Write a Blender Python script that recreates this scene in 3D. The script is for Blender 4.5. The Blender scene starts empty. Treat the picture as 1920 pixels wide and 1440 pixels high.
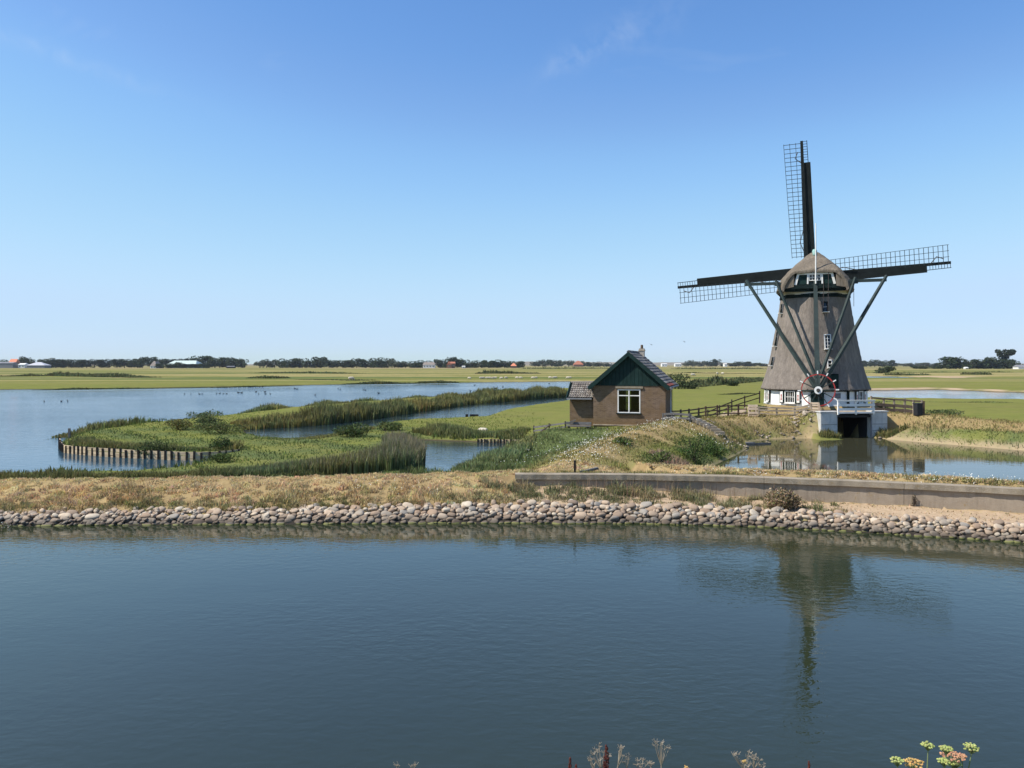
import bpy, bmesh, math, random
import numpy as np
from mathutils import Vector, Matrix, Euler

# ------------------------------------------------------------------ camera, sky, sun, exposure
SC = bpy.context.scene
COL = SC.collection
HC, HZ, F = 5.1, 683.0, 1500.0          # eye height over the water, horizon row and focal length of the photograph

cam_d = bpy.data.cameras.new('camera')
cam = bpy.data.objects.new('camera', cam_d)
COL.objects.link(cam)
cam.location = (0, 0, HC)
cam.rotation_euler = (math.radians(90), 0, 0)
cam_d.sensor_width = 36.0
cam_d.lens = 36.0 * F / 1920.0
cam_d.shift_y = -(720.0 - HZ) / 1920.0
cam_d.clip_start = 0.1
cam_d.clip_end = 20000
SC.camera = cam

SUN = Vector((-1.24, -0.26, 1.53)).normalized()     # direction towards the sun
sun_d = bpy.data.lights.new('sun', 'SUN')
sun_d.energy = 4.7
sun_d.angle = math.radians(0.53)
sun_d.color = (1.0, 0.945, 0.85)
sun = bpy.data.objects.new('sun', sun_d)
COL.objects.link(sun)
sun.rotation_euler = SUN.to_track_quat('Z', 'Y').to_euler()
sun.location = (-60, -20, 80)

W = bpy.data.worlds.new("World")
SC.world = W
W.use_nodes = True
wn, wl = W.node_tree.nodes, W.node_tree.links
wn.clear()
sky = wn.new('ShaderNodeTexSky')
sky.sky_type = 'NISHITA'
sky.sun_disc = False
sky.sun_elevation = math.asin(SUN.z)
sky.sun_rotation = math.atan2(SUN.x, SUN.y)
sky.altitude = 0
sky.air_density = 1.0
sky.dust_density = 0.2
sky.ozone_density = 2.2
bg = wn.new('ShaderNodeBackground')
bg.inputs['Strength'].default_value = 0.092
wo = wn.new('ShaderNodeOutputWorld')
# a few faint cirrus wisps, high up, all round the sky
tc = wn.new('ShaderNodeTexCoord')
mp = wn.new('ShaderNodeMapping')
mp.inputs['Rotation'].default_value = (0.0, math.radians(24), 0.0)
mp.inputs['Scale'].default_value = (2.2, 3.0, 11.0)
mp.inputs['Location'].default_value = (3.1, 0.4, 1.7)
nz = wn.new('ShaderNodeTexNoise')
nz.inputs['Scale'].default_value = 1.0
nz.inputs['Detail'].default_value = 7
nz.inputs['Roughness'].default_value = 0.62
nz.inputs['Distortion'].default_value = 0.5
rp = wn.new('ShaderNodeMapRange')
rp.inputs['From Min'].default_value = 0.60
rp.inputs['From Max'].default_value = 0.82
rp.inputs['To Max'].default_value = 0.16
mixw = wn.new('ShaderNodeMix')
mixw.data_type = 'RGBA'
mixw.inputs['B'].default_value = (7.0, 7.4, 7.8, 1)
tint = wn.new('ShaderNodeMix')
tint.data_type = 'RGBA'
tint.blend_type = 'MULTIPLY'
tint.inputs['Factor'].default_value = 1.0
tint.inputs['B'].default_value = (1.0, 1.21, 1.52, 1)
wl.new(tc.outputs['Generated'], mp.inputs['Vector'])
wl.new(mp.outputs['Vector'], nz.inputs['Vector'])
wl.new(nz.outputs['Fac'], rp.inputs['Value'])
def wmath(op, a, b=None):
    n_ = wn.new('ShaderNodeMath'); n_.operation = op
    for i_, v_ in enumerate((a, b)):
        if v_ is None: continue
        if isinstance(v_, (int, float)): n_.inputs[i_].default_value = v_
        else: wl.new(v_, n_.inputs[i_])
    return n_.outputs[0]
def wdot(v):
    n_ = wn.new('ShaderNodeVectorMath'); n_.operation = 'DOT_PRODUCT'; wl.new(tc.outputs['Generated'], n_.inputs[0]); n_.inputs[1].default_value = v
    return n_.outputs['Value']
wn2 = wn.new('ShaderNodeTexNoise'); wn2.inputs['Scale'].default_value = 34; wn2.inputs['Detail'].default_value = 6; wn2.inputs['Roughness'].default_value = .65; wn2.inputs['Distortion'].default_value = .4
wl.new(tc.outputs['Generated'], wn2.inputs['Vector'])
acc = rp.outputs['Result']
for px_, py_, su, sv, ang, st_ in ((1085, 103, .050, .013, 24, .17), (1200, 48, .050, .020, 18, .10), (110, 104, .105, .008, -12, .12)):
    d_ = Vector(((px_ - 960) / F, 1, (HZ - py_) / F)).normalized()
    rt = d_.cross(Vector((0, 0, 1))).normalized(); up_ = rt.cross(d_)
    A_ = rt * math.cos(math.radians(ang)) + up_ * math.sin(math.radians(ang)); B_ = up_ * math.cos(math.radians(ang)) - rt * math.sin(math.radians(ang))
    e_ = wmath('ADD', wmath('POWER', wmath('ABSOLUTE', wmath('DIVIDE', wdot(A_), su)), 2.0), wmath('POWER', wmath('ABSOLUTE', wmath('DIVIDE', wdot(B_), sv)), 2.0))
    g_ = wmath('MULTIPLY', wmath('EXPONENT', wmath('MULTIPLY', e_, -1.0)), wmath('GREATER_THAN', wdot(d_), 0.0))
    nn_ = wn.new('ShaderNodeMapRange'); nn_.inputs['From Min'].default_value = .36; nn_.inputs['From Max'].default_value = .68; wl.new(wn2.outputs['Fac'], nn_.inputs['Value'])
    acc = wmath('ADD', acc, wmath('MULTIPLY', wmath('MULTIPLY', g_, nn_.outputs['Result']), st_))
wl.new(acc, mixw.inputs['Factor'])
wl.new(sky.outputs['Color'], tint.inputs['A'])
# one tone curve per channel for the whole sky: paler, bluer horizon as a clear summer sky has
KS = 0.1257
sepc = wn.new('ShaderNodeSeparateColor'); comc = wn.new('ShaderNodeCombineColor')
wl.new(tint.outputs['Result'], sepc.inputs[0])
CURV = {'Red': [(.0855, .078), (.1, .1025), (.1255, .1435), (.181, .209), (.2685, .2665), (.38, .289), (1, .55)],
        'Green': [(.173, .176), (.2, .209), (.243, .273), (.33, .343), (.43, .379), (.49, .380), (1, .55)],
        'Blue': [(.376, .38), (.418, .41), (.48, .463), (.56, .482), (1, .60)]}
for ch_, pts_ in CURV.items():
    m1 = wn.new('ShaderNodeMath'); m1.operation = 'MULTIPLY'; m1.inputs[1].default_value = KS * 0.5
    fc = wn.new('ShaderNodeFloatCurve'); cu_ = fc.mapping.curves[0]
    cu_.points[0].location = (0, 0); cu_.points[1].location = pts_[-1]
    for p_ in pts_[:-1]: cu_.points.new(*p_)
    for p_ in cu_.points: p_.handle_type = 'AUTO_CLAMPED'
    fc.mapping.update()
    m3 = wn.new('ShaderNodeMath'); m3.operation = 'MULTIPLY'; m3.inputs[1].default_value = 2.0 / KS
    wl.new(sepc.outputs[ch_], m1.inputs[0]); wl.new(m1.outputs[0], fc.inputs['Value']); wl.new(fc.outputs[0], m3.inputs[0]); wl.new(m3.outputs[0], comc.inputs[ch_])
wl.new(comc.outputs[0], mixw.inputs['A'])
wl.new(mixw.outputs['Result'], bg.inputs['Color'])
wl.new(bg.outputs['Background'], wo.inputs['Surface'])

SC.view_settings.view_transform = 'Standard'
SC.view_settings.look = 'None'
SC.view_settings.exposure = 0.45
SC.view_settings.gamma = 1.0
SC.view_settings.use_curve_mapping = False
SC.cycles.use_denoising = True
SC.cycles.max_bounces = 8
SC.cycles.volume_bounces = 0
SC.cycles.sample_clamp_indirect = 4.0

rng = np.random.default_rng(7)
R = random.Random(11)

# ------------------------------------------------------------------ helpers
def G(px, py, z=0.0):
    """where the line of sight through a photo pixel meets height z"""
    Y = F * (HC - z) / (py - HZ)
    return ((px - 960.0) / F * Y, Y)
def P(px, py, Y):
    return Vector(((px - 960.0) / F * Y, Y, HC - (py - HZ) / F * Y))
def lin(c):
    return tuple(((v / 255.0) / 12.92 if v <= 10 else ((v / 255.0 + 0.055) / 1.055) ** 2.4) for v in c)
ORD = ['zeroth', 'first', 'second', 'third', 'fourth', 'fifth', 'sixth', 'seventh', 'eighth', 'ninth', 'tenth',
       'eleventh', 'twelfth', 'thirteenth', 'fourteenth', 'fifteenth', 'sixteenth', 'seventeenth', 'eighteenth',
       'nineteenth', 'twentieth']
def ordinal(i):
    if i <= 20: return ORD[i]
    t, u = divmod(i, 10)
    tens = {2: 'twenty', 3: 'thirty', 4: 'forty'}[t]
    return {2: 'twentieth', 3: 'thirtieth', 4: 'fortieth'}[t] if u == 0 else tens + '-' + ORD[u]

def tag(o, label=None, cat=None, group=None, kind=None):
    if label: o['label'] = label
    if cat: o['category'] = cat
    if group: o['group'] = group
    if kind: o['kind'] = kind
    return o
def empty(name, loc=(0, 0, 0), rz=0.0, label=None, cat=None, group=None):
    o = bpy.data.objects.new(name, None)
    o.empty_display_size = 0.3
    COL.objects.link(o)
    o.location = loc
    o.rotation_euler = (0, 0, rz)
    return tag(o, label, cat, group)
def link_mesh(name, me, mat=None, parent=None, loc=None, rot=None):
    o = bpy.data.objects.new(name, me)
    if mat is not None and not me.materials: me.materials.append(mat)
    COL.objects.link(o)
    if parent is not None: o.parent = parent
    if loc is not None: o.location = loc
    if rot is not None: o.rotation_euler = rot
    return o
def copy_tree(o, parent=None):
    c = o.copy(); COL.objects.link(c)
    c.parent = parent
    for ch in list(o.children): copy_tree(ch, c)
    return c

class MB:
    """collects simple shapes and links them as one mesh"""
    def __init__(s): s.v = []; s.f = []
    def add(s, vs, fs):
        n = len(s.v); s.v += [tuple(p) for p in vs]; s.f += [tuple(i + n for i in f) for f in fs]; return s
    def box(s, c, d, rot=None, taper=(1, 1)):
        hx, hy, hz = d[0] / 2, d[1] / 2, d[2] / 2
        vs = []
        for z, t in ((-hz, 1), (hz, None)):
            tx, ty = (1, 1) if t else taper
            vs += [(-hx * tx, -hy * ty, z), (hx * tx, -hy * ty, z), (hx * tx, hy * ty, z), (-hx * tx, hy * ty, z)]
        vs = [Vector(p) for p in vs]
        if rot is not None:
            m = rot if isinstance(rot, Matrix) else Euler(rot).to_matrix()
            vs = [m @ p for p in vs]
        vs = [p + Vector(c) for p in vs]
        return s.add(vs, [(3, 2, 1, 0), (4, 5, 6, 7), (0, 1, 5, 4), (1, 2, 6, 5), (2, 3, 7, 6), (3, 0, 4, 7)])
    def bar(s, a, b, w, h=None, w2=None, h2=None, up=(0, 0, 1)):
        h = w if h is None else h
        w2 = w if w2 is None else w2; h2 = h if h2 is None else h2
        a, b = Vector(a), Vector(b); d = (b - a).normalized()
        u = Vector(up)
        if abs(d.dot(u)) > 0.97: u = Vector((0, 1, 0))
        x = d.cross(u).normalized(); y = x.cross(d).normalized()
        vs = []
        for p, ww, hh in ((a, w, h), (b, w2, h2)):
            vs += [p - x * ww / 2 - y * hh / 2, p + x * ww / 2 - y * hh / 2, p + x * ww / 2 + y * hh / 2, p - x * ww / 2 + y * hh / 2]
        return s.add(vs, [(3, 2, 1, 0), (4, 5, 6, 7), (0, 1, 5, 4), (1, 2, 6, 5), (2, 3, 7, 6), (3, 0, 4, 7)])
    def tube(s, pts, rad, n=8, cap=True):
        pts = [Vector(p) for p in pts]; m = len(pts)
        if not isinstance(rad, (list, tuple)): rad = [rad] * m
        vs = []; fs = []
        for i, p in enumerate(pts):
            d = (pts[min(i + 1, m - 1)] - pts[max(i - 1, 0)]).normalized()
            u = Vector((0, 0, 1)) if abs(d.z) < 0.9 else Vector((0, 1, 0))
            x = d.cross(u).normalized(); y = x.cross(d)
            for k in range(n):
                a = 2 * math.pi * k / n
                vs.append(p + (x * math.cos(a) + y * math.sin(a)) * rad[i])
        for i in range(m - 1):
            for k in range(n):
                k2 = (k + 1) % n
                fs.append((i * n + k, i * n + k2, (i + 1) * n + k2, (i + 1) * n + k))
        if cap: fs += [tuple(range(n - 1, -1, -1)), tuple(range((m - 1) * n, m * n))]
        return s.add(vs, fs)
    def prism(s, poly, axis_a, axis_b, axis_d, o, depth):
        """polygon in the plane (axis_a, axis_b) through o, pushed along axis_d"""
        A, B, D, O = Vector(axis_a), Vector(axis_b), Vector(axis_d), Vector(o)
        n = len(poly)
        vs = [O + A * p[0] + B * p[1] for p in poly] + [O + A * p[0] + B * p[1] + D * depth for p in poly]
        fs = [tuple(range(n - 1, -1, -1)), tuple(range(n, 2 * n))] + [(i, (i + 1) % n, n + (i + 1) % n, n + i) for i in range(n)]
        return s.add(vs, fs)
    def blob(s, c, r, seg=6, rings=4):
        c = Vector(c); r = Vector(r) if not isinstance(r, (int, float)) else Vector((r, r, r))
        vs = [c - Vector((0, 0, r.z))]
        for i in range(1, rings):
            t = -math.pi / 2 + math.pi * i / rings
            for k in range(seg):
                a = 2 * math.pi * k / seg
                vs.append(c + Vector((r.x * math.cos(t) * math.cos(a), r.y * math.cos(t) * math.sin(a), r.z * math.sin(t))))
        vs.append(c + Vector((0, 0, r.z)))
        fs = [(0, 1 + (k + 1) % seg, 1 + k) for k in range(seg)]
        for i in range(rings - 2):
            for k in range(seg):
                a, b = 1 + i * seg + k, 1 + i * seg + (k + 1) % seg
                fs.append((a, b, b + seg, a + seg))
        top = len(vs) - 1; l = 1 + (rings - 2) * seg
        fs += [(l + k, l + (k + 1) % seg, top) for k in range(seg)]
        return s.add(vs, fs)
    def mesh(s, name, smooth=False, bevel=0):
        me = bpy.data.meshes.new(name)
        me.from_pydata(s.v, [], s.f)
        bm = bmesh.new(); bm.from_mesh(me)
        bmesh.ops.recalc_face_normals(bm, faces=bm.faces)
        if bevel:
            bmesh.ops.bevel(bm, geom=list(bm.edges), offset=bevel, segments=1, affect='EDGES')
        bm.to_mesh(me); bm.free()
        if smooth:
            me.polygons.foreach_set('use_smooth', [True] * len(me.polygons))
        return me
    def build(s, name, mat, parent=None, smooth=False, loc=None, rot=None, bevel=0):
        return link_mesh(name, s.mesh(name, smooth, bevel), mat, parent, loc, rot)

# ------------------------------------------------------------------ materials
class NT:
    def __init__(s, name):
        s.m = bpy.data.materials.new(name); s.m.use_nodes = True
        s.n = s.m.node_tree.nodes; s.l = s.m.node_tree.links
        s.b = s.n['Principled BSDF']; s.out = s.n['Material Output']
    def node(s, t, **kw):
        n = s.n.new(t)
        for k, v in kw.items():
            if k in n.inputs: n.inputs[k].default_value = v
            else: setattr(n, k, v)
        return n
    def link(s, a, b): s.l.new(a, b)
    def coords(s, kind='Object', scale=(1, 1, 1), rot=(0, 0, 0)):
        t = s.node('ShaderNodeTexCoord'); m = s.node('ShaderNodeMapping')
        m.inputs['Scale'].default_value = scale
        m.inputs['Rotation'].default_value = rot
        s.link(t.outputs[kind], m.inputs['Vector']); return m.outputs['Vector']
    def noise(s, vec, scale=1.0, detail=4, rough=0.55, dist=0.0):
        n = s.node('ShaderNodeTexNoise')
        n.inputs['Scale'].default_value = scale; n.inputs['Detail'].default_value = detail
        n.inputs['Roughness'].default_value = rough; n.inputs['Distortion'].default_value = dist
        if vec is not None: s.link(vec, n.inputs['Vector'])
        return n.outputs['Fac']
    def rng(s, v, a, b, c=0.0, d=1.0):
        n = s.node('ShaderNodeMapRange')
        for k, x in zip(('From Min', 'From Max', 'To Min', 'To Max'), (a, b, c, d)): n.inputs[k].default_value = x
        s.link(v, n.inputs['Value']); return n.outputs['Result']
    def mix(s, f, a, b, mode='MIX'):
        n = s.node('ShaderNodeMix'); n.data_type = 'RGBA'; n.blend_type = mode
        for sock, val in (('Factor', f), ('A', a), ('B', b)):
            i = n.inputs[sock]
            if isinstance(val, (int, float)): i.default_value = val
            elif isinstance(val, tuple): i.default_value = val if len(val) == 4 else (*val, 1)
            else: s.link(val, i)
        return n.outputs['Result']
    def math(s, op, a, b=None):
        n = s.node('ShaderNodeMath'); n.operation = op
        for i, v in enumerate((a, b)):
            if v is None: continue
            if isinstance(v, (int, float)): n.inputs[i].default_value = v
            else: s.link(v, n.inputs[i])
        return n.outputs[0]
    def bump(s, h, strength=0.5, dist=0.02, normal=None):
        n = s.node('ShaderNodeBump'); n.inputs['Strength'].default_value = strength; n.inputs['Distance'].default_value = dist
        s.link(h, n.inputs['Height'])
        if normal is not None: s.link(normal, n.inputs['Normal'])
        s.link(n.outputs['Normal'], s.b.inputs['Normal']); return n.outputs['Normal']
    def color(s, c):
        i = s.b.inputs['Base Color']
        if isinstance(c, tuple): i.default_value = (*c, 1)
        else: s.link(c, i)
    def rough(s, r, spec=0.3):
        s.b.inputs['Roughness'].default_value = r
        s.b.inputs['Specular IOR Level'].default_value = spec

def plain(name, c, rough=0.7, var=0.25, scale=6.0, spec=0.3, bump=0.0, stretch=(1, 1, 1), dirt=None):
    t = NT(name)
    v = t.coords('Object', stretch)
    n = t.noise(v, scale, 6, 0.6)
    c1 = tuple(x * (1 - var) for x in c); c2 = tuple(min(1, x * (1 + var)) for x in c)
    col = t.mix(t.rng(n, 0.3, 0.7), c1, c2)
    if dirt:
        col = t.mix(t.rng(t.noise(v, scale * 0.35, 5, 0.6), 0.48, 0.68, 0, 0.8), col, dirt)
    t.color(col); t.rough(rough, spec)
    if bump: t.bump(n, bump, 0.01)
    return t.m

M = {}
M['white_paint'] = plain('white_paint', (0.78, 0.77, 0.74), 0.6, 0.05, 3, dirt=(0.66, 0.63, 0.56))
M['white_wall'] = plain('white_wall', (0.84, 0.83, 0.80), 0.8, 0.05, 2.5, bump=0.15, dirt=(0.70, 0.68, 0.62))
M['green_paint'] = plain('green_paint', (0.015, 0.034, 0.031), 0.7, 0.25, 3, 0.08)
M['green_beam'] = plain('green_beam', (0.026, 0.040, 0.037), 0.55, 0.3, 2.5, 0.25, dirt=(0.042, 0.054, 0.05))
M['black_green'] = plain('black_green', (0.010, 0.018, 0.017), 0.7, 0.3, 3, 0.1)
M['sail_wood'] = plain('sail_wood', (0.014, 0.018, 0.018), 0.75, 0.3, 2, 0.15)
M['lattice_wood'] = plain('lattice_wood', (0.045, 0.055, 0.062), 0.7, 0.3, 2, 0.1)
M['red_paint'] = plain('red_paint', (0.36, 0.035, 0.03), 0.5, 0.25, 4, 0.4)
M['grey_wood'] = plain('grey_wood', (0.13, 0.125, 0.12), 0.85, 0.35, 3, bump=0.3, stretch=(1, 1, 4))
M['dark_wood'] = plain('dark_wood', (0.060, 0.045, 0.036), 0.85, 0.35, 4, bump=0.3)
M['brown_wood'] = plain('brown_wood', (0.125, 0.080, 0.052), 0.85, 0.35, 4, bump=0.3)
M['pale_wood'] = plain('pale_wood', (0.62, 0.49, 0.36), 0.8, 0.25, 3, dirt=(0.40, 0.30, 0.22))
M['bleached_wood'] = plain('bleached_wood', (0.34, 0.28, 0.21), 0.85, 0.35, 3, dirt=(0.14, 0.11, 0.09))
M['revet_wood'] = plain('revet_wood', (0.50, 0.385, 0.245), 0.85, 0.3, 2.5, bump=0.3, stretch=(1, 1, 5), dirt=(0.27, 0.20, 0.125))
M['post_wood'] = plain('post_wood', (0.022, 0.018, 0.015), 0.85, 0.4, 4)
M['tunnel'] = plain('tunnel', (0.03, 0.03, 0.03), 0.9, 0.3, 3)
M['glass'] = plain('glass', (0.012, 0.016, 0.018), 0.06, 0.2, 2, 0.5)
def clear_glass():
    t = NT('clear_glass')
    tr = t.node('ShaderNodeBsdfTransparent'); tr.inputs['Color'].default_value = (0.42, 0.46, 0.44, 1)
    gl = t.node('ShaderNodeBsdfGlossy'); gl.inputs['Roughness'].default_value = 0.03
    fr = t.node('ShaderNodeFresnel'); fr.inputs['IOR'].default_value = 1.5
    ms = t.node('ShaderNodeMixShader')
    t.link(fr.outputs[0], ms.inputs[0]); t.link(tr.outputs[0], ms.inputs[1]); t.link(gl.outputs[0], ms.inputs[2])
    t.link(ms.outputs[0], t.out.inputs['Surface']); return t.m
M['clear_glass'] = clear_glass()
M['rope'] = plain('rope', (0.07, 0.055, 0.05), 0.8, 0.2, 5)
M['metal_bin'] = plain('metal_bin', (0.020, 0.022, 0.026), 0.5, 0.2, 3)
M['copper'] = plain('copper', (0.22, 0.36, 0.32), 0.6, 0.25, 4)
M['lead'] = plain('lead', (0.2, 0.2, 0.21), 0.6, 0.2, 4)
M['fleece'] = plain('fleece', (0.50, 0.45, 0.36), 0.95, 0.15, 12, bump=0.6)
M['feather'] = plain('feather', (0.025, 0.024, 0.026), 0.7, 0.3, 12)
M['bark'] = plain('bark', (0.055, 0.042, 0.032), 0.9, 0.3, 3)

def thatch_mat(name, c, d):
    t = NT(name)
    v = t.coords('Object', (1, 1, 0.22))
    n = t.noise(v, 14, 8, 0.7); big = t.noise(t.coords('Object'), 0.9, 5, 0.6)
    w = t.noise(t.coords('Object', (1, 1, 0.12)), 2.6, 5, 0.65)
    col = t.mix(t.rng(n, 0.25, 0.75), d, c)
    col = t.mix(t.rng(big, 0.45, 0.7, 0, 0.5), col, tuple(x * 0.62 for x in c))
    col = t.mix(t.rng(w, 0.5, 0.72, 0, 0.6), col, tuple(min(1, x * 1.25) for x in c))
    st_ = t.noise(t.coords('Object', (1, 1, 0.05), (0, 0, 0)), 3.7, 5, 0.7)
    col = t.mix(t.rng(st_, 0.54, 0.74, 0, 0.55), col, tuple(x * 0.5 for x in d))
    col = t.mix(t.rng(t.noise(t.coords('Object'), 2.3, 6, 0.7), 0.60, 0.74, 0, 0.5), col, (0.10, 0.105, 0.06))
    t.color(col); t.rough(0.95, 0.1)
    fine = t.noise(t.coords('Object', (1, 1, 0.6)), 22, 6, 0.75)
    t.bump(t.math('ADD', n, fine), 0.8, 0.05); return t.m
M['thatch'] = thatch_mat('thatch', (0.275, 0.235, 0.20), (0.13, 0.112, 0.097))
M['cap_thatch'] = thatch_mat('cap_thatch', (0.235, 0.195, 0.15), (0.115, 0.094, 0.072))

def brick_mat():
    t = NT('brick_wall')
    tcn = t.node('ShaderNodeTexCoord'); sp = t.node('ShaderNodeSeparateXYZ'); cb = t.node('ShaderNodeCombineXYZ')
    t.link(tcn.outputs['Object'], sp.inputs[0])
    t.link(t.math('ADD', sp.outputs['X'], sp.outputs['Y']), cb.inputs['X']); t.link(sp.outputs['Z'], cb.inputs['Y'])
    b = t.node('ShaderNodeTexBrick')
    b.inputs['Scale'].default_value = 1.0
    b.inputs['Brick Width'].default_value = 0.215; b.inputs['Row Height'].default_value = 0.0625
    b.inputs['Mortar Size'].default_value = 0.0085; b.inputs['Mortar Smooth'].default_value = 0.3
    b.inputs['Bias'].default_value = -0.15
    b.inputs['Color1'].default_value = (0.215, 0.135, 0.088, 1); b.inputs['Color2'].default_value = (0.105, 0.066, 0.046, 1)
    b.inputs['Mortar'].default_value = (0.235, 0.20, 0.165, 1)
    t.link(cb.outputs[0], b.inputs['Vector'])
    o = tcn.outputs['Object']
    n1 = t.noise(o, 1.1, 5, 0.6); n2 = t.noise(o, 9, 5, 0.7)
    col = t.mix(t.rng(n2, 0.3, 0.7, 0, 0.55), b.outputs['Color'], (0.19, 0.135, 0.085))
    col = t.mix(t.rng(n1, 0.42, 0.62, 0, 0.6), col, (0.155, 0.10, 0.048), 'MIX')
    zl = t.math('ADD', sp.outputs['Z'], t.math('MULTIPLY', n1, 1.6))
    col = t.mix(t.rng(zl, 2.9, 2.2, 0, 0.75), col, (0.165, 0.105, 0.042))
    col = t.mix(t.rng(t.noise(t.coords('Object', (1, 1, 2.5)), 3.0, 6, 0.75), 0.5, 0.66, 0, 0.6), col, (0.075, 0.05, 0.036))
    t.color(col); t.rough(0.9, 0.2)
    t.bump(t.math('SUBTRACT', t.math('MULTIPLY', n2, 0.6), b.outputs['Fac']), 0.7, 0.012)
    return t.m
M['brick'] = brick_mat()

def tile_mat(name, cols):
    t = NT(name)
    r = t.node('ShaderNodeObjectInfo').outputs['Random']
    g = t.node('ShaderNodeValToRGB'); g.color_ramp.interpolation = 'CONSTANT'
    while len(g.color_ramp.elements) < len(cols): g.color_ramp.elements.new(0.5)
    for i, c in enumerate(cols):
        g.color_ramp.elements[i].position = i / len(cols); g.color_ramp.elements[i].color = (*c, 1)
    t.link(r, g.inputs['Fac'])
    n = t.noise(t.coords('Object'), 14, 5, 0.7)
    t.color(t.mix(t.rng(n, 0.35, 0.7, 0, 0.6), g.outputs['Color'], tuple(sum(c[i] for c in cols) / len(cols) * 0.7 for i in range(3))))
    t.rough(0.75, 0.3); t.bump(n, 0.3, 0.01); return t.m
M['grey_tile'] = tile_mat('grey_tile', [(0.085, 0.082, 0.085), (0.15, 0.145, 0.14), (0.235, 0.23, 0.215), (0.12, 0.105, 0.098), (0.06, 0.058, 0.062), (0.19, 0.185, 0.175)])
M['red_tile'] = tile_mat('red_tile', [(0.26, 0.075, 0.05), (0.2, 0.06, 0.045)])
M['annex_tile'] = tile_mat('annex_tile', [(0.24, 0.205, 0.17), (0.31, 0.27, 0.225), (0.17, 0.14, 0.12), (0.33, 0.30, 0.26), (0.20, 0.175, 0.155)])
M['far_red_roof'] = plain('far_red_roof', (0.36, 0.13, 0.075), 0.8, 0.15, 1)
M['far_orange_roof'] = plain('far_orange_roof', (0.62, 0.22, 0.12), 0.8, 0.1, 1)
M['far_grey_roof'] = plain('far_grey_roof', (0.20, 0.20, 0.21), 0.8, 0.2, 1)
M['far_white'] = plain('far_white', (0.75, 0.74, 0.70), 0.8, 0.08, 1)
M['far_green_roof'] = plain('far_green_roof', (0.50, 0.58, 0.52), 0.6, 0.08, 0.4)
M['far_thatch'] = plain('far_thatch', (0.24, 0.20, 0.17), 0.9, 0.2, 1)
M['far_brick'] = plain('far_brick', (0.23, 0.135, 0.09), 0.9, 0.2, 1)
M['far_green_wall'] = plain('far_green_wall', (0.09, 0.16, 0.11), 0.8, 0.15, 1)

def concrete(name, c, d, spots, drips=.55):
    t = NT(name)
    v = t.coords('Object')
    n = t.noise(v, 1.6, 7, 0.65); f = t.noise(v, 26, 6, 0.7); drip = t.noise(t.coords('Object', (1, 1, 0.15)), 4.5, 6, 0.7)
    col = t.mix(t.rng(n, 0.35, 0.68), c, d)
    col = t.mix(t.rng(drip, 0.5, 0.72, 0, drips), col, tuple(x * 0.6 for x in d))
    col = t.mix(t.rng(f, 0.54, 0.66, 0, spots), col, (0.42, 0.39, 0.34))
    col = t.mix(t.rng(t.noise(v, 7, 6, 0.75), 0.58, 0.7, 0, 0.7), col, (0.26, 0.17, 0.06))
    t.color(col); t.rough(0.92, 0.15); t.bump(f, 0.5, 0.02); return t.m
M['wall_concrete'] = concrete('wall_concrete', (0.36, 0.295, 0.225), (0.28, 0.225, 0.17), 0.3)
M['coping_concrete'] = concrete('coping_concrete', (0.33, 0.275, 0.205), (0.20, 0.165, 0.115), 0.7, .15)
M['abutment'] = concrete('abutment', (0.62, 0.61, 0.58), (0.47, 0.46, 0.43), 0.2)

def stone_mat():
    t = NT('field_stone')
    r = t.node('ShaderNodeObjectInfo').outputs['Random']
    at = t.node('ShaderNodeAttribute'); at.attribute_name = 'tint'
    fac = t.math('FRACT', t.math('ADD', t.math('MULTIPLY', r, 7.31), at.outputs['Fac']))
    g = t.node('ShaderNodeValToRGB'); g.color_ramp.interpolation = 'CONSTANT'
    cols = [(0.460, 0.347, 0.244), (0.350, 0.263, 0.185), (0.396, 0.303, 0.218), (0.515, 0.418, 0.307), (0.331, 0.280, 0.218),
            (0.340, 0.245, 0.168), (0.442, 0.356, 0.265), (0.248, 0.182, 0.130), (0.552, 0.472, 0.361), (0.331, 0.231, 0.155), (0.304, 0.276, 0.235)]
    while len(g.color_ramp.elements) < len(cols): g.color_ramp.elements.new(0.5)
    for i, c in enumerate(cols):
        g.color_ramp.elements[i].position = i / len(cols); g.color_ramp.elements[i].color = (*c, 1)
    t.link(fac, g.inputs['Fac'])
    geo = t.node('ShaderNodeNewGeometry')
    pos = geo.outputs['Position']
    n = t.noise(pos, 9, 6, 0.7); sp = t.node('ShaderNodeSeparateXYZ'); t.link(pos, sp.inputs[0])
    col = t.mix(t.rng(n, 0.35, 0.75, 0, 0.45), g.outputs['Color'], (0.21, 0.155, 0.115))
    zz = t.math('ADD', sp.outputs['Z'], t.math('MULTIPLY', t.noise(pos, 2.2, 3), 0.10))
    col = t.mix(t.rng(zz, 0.34, 0.15, 0, 0.78), col, (0.055, 0.045, 0.036))          # wet, dark stones
    col = t.mix(t.rng(zz, 0.095, 0.08, 0, 0.85), col, (0.15, 0.155, 0.045))          # weed at the water line
    col = t.mix(t.rng(zz, 0.055, 0.035), col, (0.02, 0.02, 0.015))
    t.color(col); t.rough(0.8, 0.3); t.bump(n, 0.5, 0.02); return t.m
M['stone'] = stone_mat()

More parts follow.
